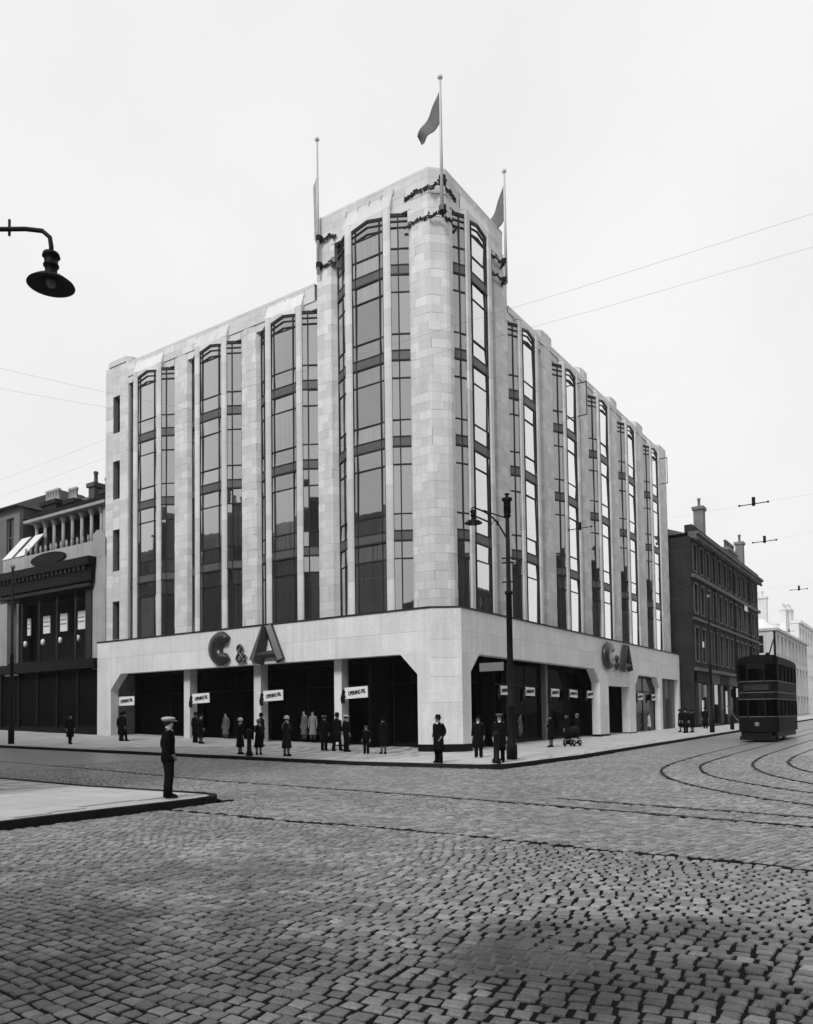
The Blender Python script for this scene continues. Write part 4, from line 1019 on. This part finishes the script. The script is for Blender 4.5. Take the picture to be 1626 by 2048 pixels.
bollard(5.3, -6.1, 1.1, 'black post at the kerb right of the capped figure on the corner')

# overhead wires
def wires(label, lines, hang=()):
    root = thing('overhead_wires', label, 'wires', lines[0][0]); 
    for ln in lines:
        P = []
        for a, b in zip(ln[:-1], ln[1:]):
            a, b = np.array(a, float), np.array(b, float); n = 8; L_ = np.linalg.norm(b - a)
            for i in range(n): u = i / n; p = a + (b - a) * u; p[2] -= L_ * .012 * 4 * u * (1 - u) / 1; P.append(tuple(p))
        P.append(ln[-1]); MB().tube(P, .0012, 4).build('wire', WIRE, root)
    for (x, y, z) in hang:
        m = MB().tube([(x - .3, y, z), (x + .3, y, z)], .011, 5).tube([(x, y, z - .04), (x, y, z + .14)], .035, 6)
        m.blob((x - .28, y, z), .026, 6).blob((x + .28, y, z), .026, 6); m.build('hanger', IRON, root)
wires('pair of tram wires sweeping along the left street high above the setts', [[(30, -21.9, 6.25), (10, -22.2, 6.25), (-40, -23.0, 6.3)], [(30, -22.9, 6.1), (10, -22.9, 6.1), (-40, -23.9, 6.2)]])
wires('wires curving from the left edge across the store towards the right street', [[(6.5, -27, 6.3), (8.2, -23.4, 6.2), (9.5, -18, 6.2), (10.2, -12, 6.2), (10.4, 60, 6.8)], [(7.4, -27, 6.3), (9.2, -22.4, 6.2), (10.4, -17, 6.2), (11.0, -11, 6.2), (11.2, 60, 6.8)]])
def hz(x, y): return 6.2
wires('span wires crossing the junction in front of the store', [[(30, -12.4, 7.0), (14.8, -12.4, 6.15), (8.0, -13.2, 6.1), (-25.1, -6.2, 8.6)], [(4.72, -3.75, 7.6), (14.3, -8.1, 6.2), (30, -12, 7.4)], [(4.72, -3.75, 7.6), (-25.1, -6.2, 8.4)], [(-20, -22.6, 8.0), (-3, -13, 6.4), (4.72, -3.75, 7.2)]],
      hang=((14.8, -12.4, 6.15), (11.1, -12.8, 6.1), (14.3, -8.1, 6.2)))
wires('span wires over the right street above the tram', [[(5.1, 26.2, 7.6), (12.2, 24, 6.9), (30, 20, 8)], [(4.9, 8, 7.4), (13.8, 2, 6.5), (30, -2, 7.6)], [(12.3, -6.4, 6.0), (13.0, 20, 6.5), (13, 80, 6.8)]], hang=((13.8, 2, 6.3), (12.4, -2.4, 6.2), (10.4, 24, 6.85), (12.2, 24, 6.8)))

# ------------------------------------------------------------------ tram
def build_tram():
    cx, y0, L_, hw_ = 9.98, 14.7, 7.6, 1.0; zb = gz(0, y0) + .01
    root = thing('tram', 'dark covered double-deck tram coming down the right street', 'tram', (cx, y0 + L_ / 2, zb))
    def plan(w_, a, b, r=.5): return [(cx - w_, a + r), (cx - w_ * .8, a + r * .35), (cx - w_ * .4, a), (cx + w_ * .4, a), (cx + w_ * .8, a + r * .35), (cx + w_, a + r), (cx + w_, b - r), (cx + w_ * .8, b - r * .35), (cx + w_ * .4, b), (cx - w_ * .4, b), (cx - w_ * .8, b - r * .35), (cx - w_, b - r)]
    MB().prism(plan(hw_, y0, y0 + L_), zb + .55, zb + 1.35).build('lower_panel', TRAMD, root)
    MB().prism(plan(hw_ * .97, y0 + .06, y0 + L_ - .06), zb + 1.35, zb + 2.25).build('lower_glazing', SHOPGLASS, root)
    MB().prism(plan(hw_, y0, y0 + L_), zb + 2.25, zb + 3.25).build('deck_panel', TRAMM, root)
    MB().prism(plan(hw_ * .97, y0 + .06, y0 + L_ - .06), zb + 3.25, zb + 4.15).build('upper_glazing', SHOPGLASS, root)
    MB().prism(plan(hw_ * 1.02, y0 - .03, y0 + L_ + .03), zb + 4.15, zb + 4.35).build('cant_rail', TRAMD, root)
    rf = MB(); n = 6
    for k in range(4): rf.prism(plan(hw_ * (1.02 - .12 * k * k / 3), y0 + .05 + .12 * k * k, y0 + L_ - .05 - .12 * k * k), zb + 4.35 + .09 * k, zb + 4.44 + .09 * k)
    rf.build('roof', TRAMD, root)
    for z in (1.33, 2.26, 2.62, 3.22): MB().prism(plan(hw_ * 1.012, y0 - .012, y0 + L_ + .012), zb + z, zb + z + .045).build('lining', CREAM, root)
    for i in range(6):
        yy = y0 + .55 + i * (L_ - 1.1) / 5
        for sx in (-1, 1):
            for za, zc in ((1.35, 2.25), (3.25, 4.15)): MB().box(cx + sx * hw_ - .05, cx + sx * hw_ + .012, yy - .06, yy + .06, zb + za, zb + zc).build('window_pillar', TRAMD, root)
    for xx in (-.42, .42):
        for za, zc in ((1.35, 2.25), (3.25, 4.15)): MB().box(cx + xx - .04, cx + xx + .04, y0 - .02, y0 + .08, zb + za, zb + zc).build('window_pillar', TRAMD, root)
    MB().box(cx - .62, cx + .62, y0 - .05, y0 + .02, zb + 2.75, zb + 3.05).build('advert_board', SOOT, root)
    MB().box(cx - .45, cx + .45, y0 - .06, y0 - .01, zb + 3.9, zb + 4.14).build('destination_box', IRON, root)
    MB().lathe((cx, y0 - .02, zb + .95), [(.02, -.12), (.11, -.1), (.13, 0), (.11, .1), (.02, .12)], 12).build('headlamp', SIGNGREY, root)
    MB().box(cx - .85, cx + .85, y0 - .12, y0 + .1, zb + .12, zb + .32).box(cx - .7, cx + .7, y0 + .1, y0 + .5, zb + .34, zb + .5).build('lifeguard', IRON, root)
    MB().box(cx - .9, cx + .9, y0 + .5, y0 + L_ - .5, zb + .25, zb + .55).build('underframe', IRON, root)
    for yy in (y0 + 2.6, y0 + 5.0):
        for sx in (-.55, .55):
            m = MB().tube([(cx + sx - .05, yy, zb + .38), (cx + sx + .05, yy, zb + .38)], .38, 16).build('wheel', IRON, root)
    MB().tube([(cx, y0 + L_ / 2, zb + 4.6), (cx + .1, y0 + L_ / 2 + 2.2, zb + 6.2)], .04, 6).tube([(cx, y0 + L_ / 2, zb + 4.5), (cx, y0 + L_ / 2, zb + 5.0)], .1, 8).build('trolley_pole', IRON, root)
build_tram()

# ------------------------------------------------------------------ people
def skinned(verts, edges, radii, m, name, sub=1, root_i=0):
    me = bpy.data.meshes.new(name); me.from_pydata(verts, edges, []); o = bpy.data.objects.new(name, me); COL.objects.link(o)
    md = o.modifiers.new('skin', 'SKIN'); md.use_smooth_shade = True
    for i, r in enumerate(radii): me.skin_vertices[0].data[i].radius = r if hasattr(r, '__len__') else (r, r)
    me.skin_vertices[0].data[root_i].use_root = True
    s = o.modifiers.new('sub', 'SUBSURF'); s.levels = sub; s.render_levels = sub
    dg = bpy.context.evaluated_depsgraph_get(); res = bpy.data.meshes.new_from_object(o.evaluated_get(dg)); res.name = name
    bpy.data.objects.remove(o); res.materials.clear(); res.materials.append(m); res.shade_smooth(); return res
def loft(mb, rings, n=14):       # rings: (cx, cy, z, rx, ry)
    b = len(mb.v)
    for (cx, cy, z, rx, ry) in rings:
        for k in range(n):
            q = 2 * math.pi * k / n; mb.v.append((cx + rx * math.cos(q), cy + ry * math.sin(q), z))
    for i in range(len(rings) - 1):
        for k in range(n): mb.f.append((b + i * n + k, b + i * n + (k + 1) % n, b + (i + 1) * n + (k + 1) % n, b + (i + 1) * n + k))
    mb.f += [tuple(range(b + n - 1, b - 1, -1)), tuple(range(b + (len(rings) - 1) * n, b + len(rings) * n))]
BODIES = {}
def body_mesh(pose):
    if pose in BODIES: return BODIES[pose]
    step = .12 if pose == 'stride' else .0
    V = [(0, 0, .95), (0, .0, 1.10), (0, .0, 1.30), (0, -.01, 1.44), (0, 0, 1.51), (0, .015, 1.58), (0, .02, 1.66), (0, .01, 1.73), (0, .115, 1.615)]
    R = [(.15, .11), (.13, .10), (.16, .11), (.09, .08), (.055, .055), (.075, .085), (.08, .095), (.055, .07), (.015, .02)]
    E = [(0, 1), (1, 2), (2, 3), (3, 4), (4, 5), (5, 6), (6, 7), (5, 8)]
    def add(p, v, r): V.append(v); R.append(r); E.append((p, len(V) - 1)); return len(V) - 1
    for sx in (-1, 1):
        s = add(3, (sx * .17, -.01, 1.41), .062)
        if pose == 'pocket': e = add(s, (sx * .27, -.09, 1.14), .045); w_ = add(e, (sx * .20, .06, .96), .032); h = add(w_, (sx * .17, .10, .89), (.036, .02))
        elif pose == 'hold': e = add(s, (sx * .24, -.02, 1.16), .045); w_ = add(e, (sx * .12, .2, 1.12), .032); h = add(w_, (sx * .07, .26, 1.14), (.036, .02))
        else: e = add(s, (sx * .23, -.04, 1.13), .045); w_ = add(e, (sx * .25, .03, .90), .032); h = add(w_, (sx * .25, .05, .82), (.036, .02))
        hv = Vector(V[h]); dr = (hv - Vector(V[w_])).normalized(); side = dr.cross(Vector((sx, 0, 0))).normalized()
        for k, ln in enumerate((.07, .08, .075, .06)):
            b = add(h, tuple(hv + dr * .03 + side * (k - 1.5) * .019), .0085); add(b, tuple(hv + dr * (.03 + ln) + side * (k - 1.5) * .021 - Vector((sx * .02, 0, 0))), .0075)
        add(w_, tuple(Vector(V[w_]) + dr * .04 + side * .055), .01)
        hp = add(0, (sx * .09, 0, .88), .085); kn = add(hp, (sx * .10, .02 + sx * step * .6, .49), .058); an = add(kn, (sx * .10, -.02 + sx * step * 1.2, .09), .04); add(an, (sx * .115, .13 + sx * step * 1.2, .035), .036)
    BODIES[pose] = skinned(V, E, R, SKIN, 'body'); return BODIES[pose]
CLO = {}
def clothes(kind, pose, m):
    key = (kind, pose, m.name)
    if key in CLO: return CLO[key]
    mb = MB(); st = .12 if pose == 'stride' else 0
    def sleeves(r0=.075, r1=.055):
        for sx in (-1, 1):
            if pose == 'pocket': P = [(sx * .15, -.01, 1.43), (sx * .21, -.02, 1.38), (sx * .27, -.09, 1.14), (sx * .21, .05, .97)]
            elif pose == 'hold': P = [(sx * .15, -.01, 1.43), (sx * .21, -.01, 1.37), (sx * .245, -.02, 1.16), (sx * .14, .17, 1.12)]
            else: P = [(sx * .15, -.01, 1.43), (sx * .20, -.01, 1.37), (sx * .235, -.04, 1.13), (sx * .25, .03, .92)]
            mb.tube(smooth_poly(P, 4), [r0 * .8] + [r0 - (r0 - r1) * i / 12 for i in range(len(smooth_poly(P, 4)) - 1)], 10)
    if kind == 'jacket':
        loft(mb, [(0, 0, .80, .20, .15), (0, 0, .88, .205, .155), (0, .0, 1.02, .19, .14), (0, 0, 1.12, .178, .135), (0, 0, 1.28, .20, .145), (0, -.01, 1.38, .205, .13), (0, -.01, 1.45, .15, .10), (0, -.01, 1.50, .075, .075), (0, 0, 1.53, .068, .07)], 18); sleeves()
    elif kind == 'coat':
        loft(mb, [(0, 0, .42, .23, .18), (0, 0, .60, .22, .175), (0, 0, .85, .215, .165), (0, 0, 1.08, .20, .15), (0, 0, 1.28, .215, .15), (0, -.01, 1.39, .215, .135), (0, -.01, 1.46, .15, .10), (0, -.01, 1.51, .08, .08), (0, 0, 1.54, .072, .075)], 18); sleeves(.082, .062)
    elif kind == 'dress':
        loft(mb, [(0, 0, .36, .25, .20), (0, 0, .44, .235, .19), (0, 0, .70, .20, .165), (0, 0, .92, .185, .15), (0, 0, 1.08, .16, .125), (0, 0, 1.26, .18, .14), (0, -.01, 1.38, .175, .12), (0, -.01, 1.45, .12, .09), (0, 0, 1.50, .065, .065)], 18); sleeves(.065, .048)
    elif kind == 'trousers':
        loft(mb, [(0, 0, .74, .165, .125), (0, 0, .86, .175, .13), (0, 0, 1.0, .155, .12)], 14)
        for sx in (-1, 1): mb.tube([(sx * .085, 0, .88), (sx * .095, .01 + sx * st * .3, .7), (sx * .10, .02 + sx * st * .6, .49), (sx * .10, -.005 + sx * st, .25), (sx * .10, -.01 + sx * st * 1.2, .055)], [.105, .098, .082, .078, .082], 12)
    elif kind == 'shoes':
        for sx in (-1, 1):
            yb = sx * st * 1.2; loft(mb, [(sx * .11, .05 + yb, .0, .052, .14), (sx * .11, .05 + yb, .035, .054, .145), (sx * .108, .035 + yb, .075, .046, .115), (sx * .102, -.01 + yb, .12, .045, .055)], 10)
    elif kind == 'stockings':
        for sx in (-1, 1): mb.tube([(sx * .10, .02, .5), (sx * .10, 0, .33), (sx * .10, -.01, .1)], [.066, .066, .044], 10)
    elif kind == 'fedora': mb.lathe((0, .01, 1.675), [(.17, 0), (.175, .012), (.11, .02), (.105, .05), (.098, .12), (.06, .145), (.01, .125)], 16, .9, 1.1)
    elif kind == 'cap':
        mb.lathe((0, .0, 1.685), [(.095, -.01), (.125, .02), (.14, .045), (.12, .075), (.05, .09), (.002, .092)], 16, .95, 1.12); loft(mb, [(0, .12, 1.675, .08, .075), (0, .125, 1.69, .082, .08)], 12)
    elif kind == 'cloche': mb.lathe((0, .01, 1.655), [(.135, -.025), (.12, .0), (.112, .05), (.09, .10), (.04, .125), (.002, .13)], 14, .95, 1.08)
    elif kind == 'hair': mb.lathe((0, -.01, 1.65), [(.07, -.06), (.092, 0), (.092, .04), (.07, .085), (.002, .105)], 12, .95, 1.1)
    elif kind == 'collar': mb.lathe((0, .0, 1.50), [(.066, 0), (.068, .035), (.06, .04)], 12); mb.hexa([(-.03, .10, 1.38), (.03, .10, 1.38), (.03, .09, 1.38), (-.03, .09, 1.38), (-.045, .085, 1.5), (.045, .085, 1.5), (.045, .05, 1.5), (-.045, .05, 1.5)])
    elif kind == 'eyes':
        for sx in (-1, 1): mb.blob((sx * .03, .10, 1.635), .011, 6)
    elif kind == 'bag': mb.box(-.34, -.20, -.02, .10, .62, .82); mb.tube([(-.33, .04, .82), (-.27, .04, .93), (-.21, .04, .82)], .01, 5)
    me = mb.mesh(kind, m, kind not in ('bag',)); CLO[key] = me; return me
def person(x, y, face, h, top, hat, label, pose='stand', topm=COAT, hatm=COAT, legs='trousers', collar=False, lean=0, group=None):
    """face: compass direction the person looks (degrees, world, 0 = +X)"""
    z = gz(x, y) + (PH if in_pave(x, y) else 0); root = thing('person', label, 'person', (x, y, z), group)
    parts = [('body', body_mesh(pose)), (top, clothes(top, pose, topm)), ('shoes', clothes('shoes', pose, COAT)), ('eyes', clothes('eyes', '', HAIR)), ('hair', clothes('hair', '', HAIR))]
    if legs == 'trousers': parts.append(('trousers', clothes('trousers', pose, topm if topm is not LIGHTC else COAT)))
    else: parts.append(('stockings', clothes('stockings', pose, STOCK)))
    if hat: parts.append((hat, clothes(hat, '', hatm)))
    if collar: parts.append(('collar', clothes('collar', '', WHITE)))
    for nm, me in parts:
        o = bpy.data.objects.new(nm, me); COL.objects.link(o); o.parent = root
    root.rotation_euler = (math.radians(lean), 0, math.radians(face - 90)); root.scale = (h / 1.75,) * 3 if h > 1.4 else (h / 1.75 * 1.08, h / 1.75 * 1.08, h / 1.75)
    return root
def px_ground(u, v):
    d = fw + RT * ((u - PX) / F_PX) - UP * ((v - PY) / F_PX); t = -CAM.z / d.z
    for _ in range(30):
        p = CAM + d * t; z = gz(p.x, p.y) + (PH if in_pave(p.x, p.y) else 0); t += .5 * ((z - CAM.z) / d.z - t)
    return p.x, p.y
person(4.55, -19.35, 62, 1.66, 'jacket', 'cap', 'man in dark jacket and pale flat cap, hands in pockets, on the near left pavement', 'pocket', hatm=mat('tweed_cap', .42, .9), collar=True)
person(3.25, -6.55, -100, 1.64, 'coat', 'fedora', 'man in a long dark overcoat and dark hat standing alone at the splayed store corner', 'pocket', collar=True)
person(5.05, -5.35, -60, 1.68, 'coat', 'cap', 'figure in dark coat and grey cap beside the corner lamp standard', hatm=GREYC, collar=True)
person(2.9, -3.0, -70, 1.62, 'coat', 'fedora', 'dark-coated figure with pale face in the shade just left of the corner lamp', collar=True)
person(-7.0, -6.2, 70, 1.56, 'dress', 'cloche', 'woman in full dark dress and light hat, left one by the stout post', legs='stockings', hatm=LIGHTC)
person(-6.1, -6.0, 110, 1.5, 'dress', 'cloche', 'woman in a dark dress next to the stout kerb post', 'hold', legs='stockings', hatm=GREYC)
person(-4.4, -6.1, 95, 1.66, 'dress', 'cloche', 'woman in a long dark coat dress and white hat, right of the stout kerb post', 'hold', legs='stockings', hatm=LIGHTC, topm=COAT2)
G_ = 'onlookers at the south arcade windows'
person(-5.5, -2.4, 100, 1.60, 'coat', 'cap', 'left man of the trio in front of the pillar nearest the corner', hatm=GREYC, group=G_)
person(-4.9, -2.2, 90, 1.70, 'coat', 'fedora', 'middle man in a black hat of the trio before the pillar nearest the corner', 'stride', group=G_)
person(-4.2, -2.4, 70, 1.64, 'jacket', 'cap', 'right man with pale face of the trio before the pillar nearest the corner', hatm=LIGHTC, collar=True, group=G_)
person(-2.7, -2.9, -75, 1.20, 'jacket', 'cap', 'small child in a flat cap under the right end of the south arcade', hatm=GREYC)
person(-2.0, -2.6, 150, 1.56, 'coat', 'cloche', 'woman with a broad white collar beside the capped child', 'hold', legs='stockings', hatm=COAT, collar=True)
person(-20.6, -2.3, 120, 1.58, 'coat', 'cloche', 'left of two dark figures at the far left end of the arcade', legs='stockings', group=G_)
person(-20.1, -2.5, 60, 1.62, 'coat', 'fedora', 'right of two dark figures at the far left end of the arcade', 'stride', collar=True, group=G_)
person(-14.4, -1.9, 80, 1.6, 'dress', 'cloche', 'slim dark figure looking into the window by the leftmost light pillar', legs='stockings', group=G_)
person(-15.3, -1.5, 90, 1.6, 'coat', 'fedora', 'man in a dark coat left of the leftmost pillar window', group=G_, hatm=COAT2)
person(-10.2, -1.7, 80, 1.62, 'coat', 'fedora', 'man in the dark between the leftmost and the middle light pillar', group=G_)
person(-21.2, -5.1, 0, 1.62, 'coat', 'fedora', 'dark walking figure in front of the left building', 'stride')
person(2.2, 5.6, 180, 1.6, 'coat', 'cloche', 'woman in dark coat pushing the pram by the east windows', 'hold', legs='stockings')
person(1.9, 8.4, 170, 1.62, 'coat', 'fedora', 'left of the pair looking into the east windows', collar=True)
person(2.1, 9.3, 190, 1.58, 'coat', 'cloche', 'right of the pair looking into the east windows', legs='stockings', hatm=GREYC)
for i, (u, v, h, lab) in enumerate(((1361, 1464, 1.62, 'left figure of the dark group at the far right end of the store'), (1372, 1466, 1.66, 'middle figure of the dark group at the far right end of the store'), (1385, 1465, 1.58, 'right figure of the dark group at the far right end of the store'), (1411, 1457, 1.66, 'dark figure by the far kerb pole'))):
    x, y = px_ground(u, v); person(x, y, (200, 250, 160, 90)[i], h, 'coat', ('cloche', 'fedora', 'cloche', 'fedora')[i], lab, legs='stockings' if i in (0, 2) else 'trousers')
# pram
def pram(x, y):
    z = gz(x, y) + PH; root = thing('pram', 'low dark pram with pale chassis on the east pavement', 'pram', (x, y, z)); mb = MB()
    loft(mb, [(x, y, z + .42, .22, .42), (x, y, z + .55, .27, .52), (x, y, z + .72, .30, .58), (x, y, z + .73, .28, .56)], 16); mb.build('pram_body', COAT, root, True)
    hd = MB(); loft(hd, [(x, y + .25, z + .7, .28, .32), (x, y + .3, z + .9, .26, .28), (x, y + .33, z + 1.02, .1, .12)], 14); hd.build('hood', COAT2, root, True)
    for dy in (-.38, .38):
        for dx in (-.24, .24):
            w_ = MB().tube([(x + dx - .015, y + dy, z + .2), (x + dx + .015, y + dy, z + .2)], .2, 16).build('wheel', IRON, root)
            MB().tube([(x + dx - .022, y + dy, z + .2), (x + dx + .022, y + dy, z + .2)], .05, 8).build('hub', WHITE, w_)
    MB().tube([(x - .24, y - .5, z + .33), (x - .24, y + .5, z + .33)], .03, 6).tube([(x + .24, y - .5, z + .33), (x + .24, y + .5, z + .33)], .03, 6).build('chassis', LIGHTC, root)
    MB().tube([(x, y - .5, z + .7), (x, y - .85, z + 1.0)], .015, 6).tube([(x - .25, y - .85, z + 1.0), (x + .25, y - .85, z + 1.0)], .018, 6).build('handle', IRON, root)
pram(2.9, 6.6)
# shop window figures inside the arcade
def mannequin(x, y, face, label, m, h=1.6):
    z = .55; root = thing('mannequin', label, 'mannequin', (x, y, z), 'dressed figures in the shop windows')
    for nm, me in (('body', body_mesh('stand')), ('dress', clothes('dress', 'stand', m)), ('hair', clothes('hair', '', HAIR)), ('stockings', clothes('stockings', '', STOCK)), ('shoes', clothes('shoes', '', COAT))):
        o = bpy.data.objects.new(nm, me); COL.objects.link(o); o.parent = root
    root.rotation_euler = (0, 0, math.radians(face - 90)); root.scale = (h / 1.75,) * 3
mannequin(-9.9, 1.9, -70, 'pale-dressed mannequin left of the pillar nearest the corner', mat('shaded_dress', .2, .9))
mannequin(-10.6, 2.0, -100, 'grey-dressed mannequin beside the pale one', GREYC, 1.65)
mannequin(-16.6, 1.9, -80, 'grey-dressed mannequin between the leftmost and middle pillars', GREYC)
mannequin(-.9, 8.6, 0, 'pale-dressed mannequin low in the east window', GREYC, 1.3)
mannequin(-.15, 29.3, 0, 'light mannequin in the narrow cut-cornered window', LIGHTC, 1.3)

# ------------------------------------------------------------------ haze
hb = MB().box(-305, 305, -305, 305, -1.6, 45).build('haze', None, kind='stuff')
hm = bpy.data.materials.new('street_haze'); hm.use_nodes = True; t = hm.node_tree; t.nodes.clear()
pv = N(t, 'ShaderNodeVolumePrincipled'); pv.inputs['Density'].default_value = .0003; pv.inputs['Color'].default_value = (.95, .95, .95, 1); pv.inputs['Anisotropy'].default_value = .3
t.links.new(pv.outputs[0], N(t, 'ShaderNodeOutputMaterial').inputs['Volume'])
hb.data.materials.append(hm); hb.display_type = 'WIRE'
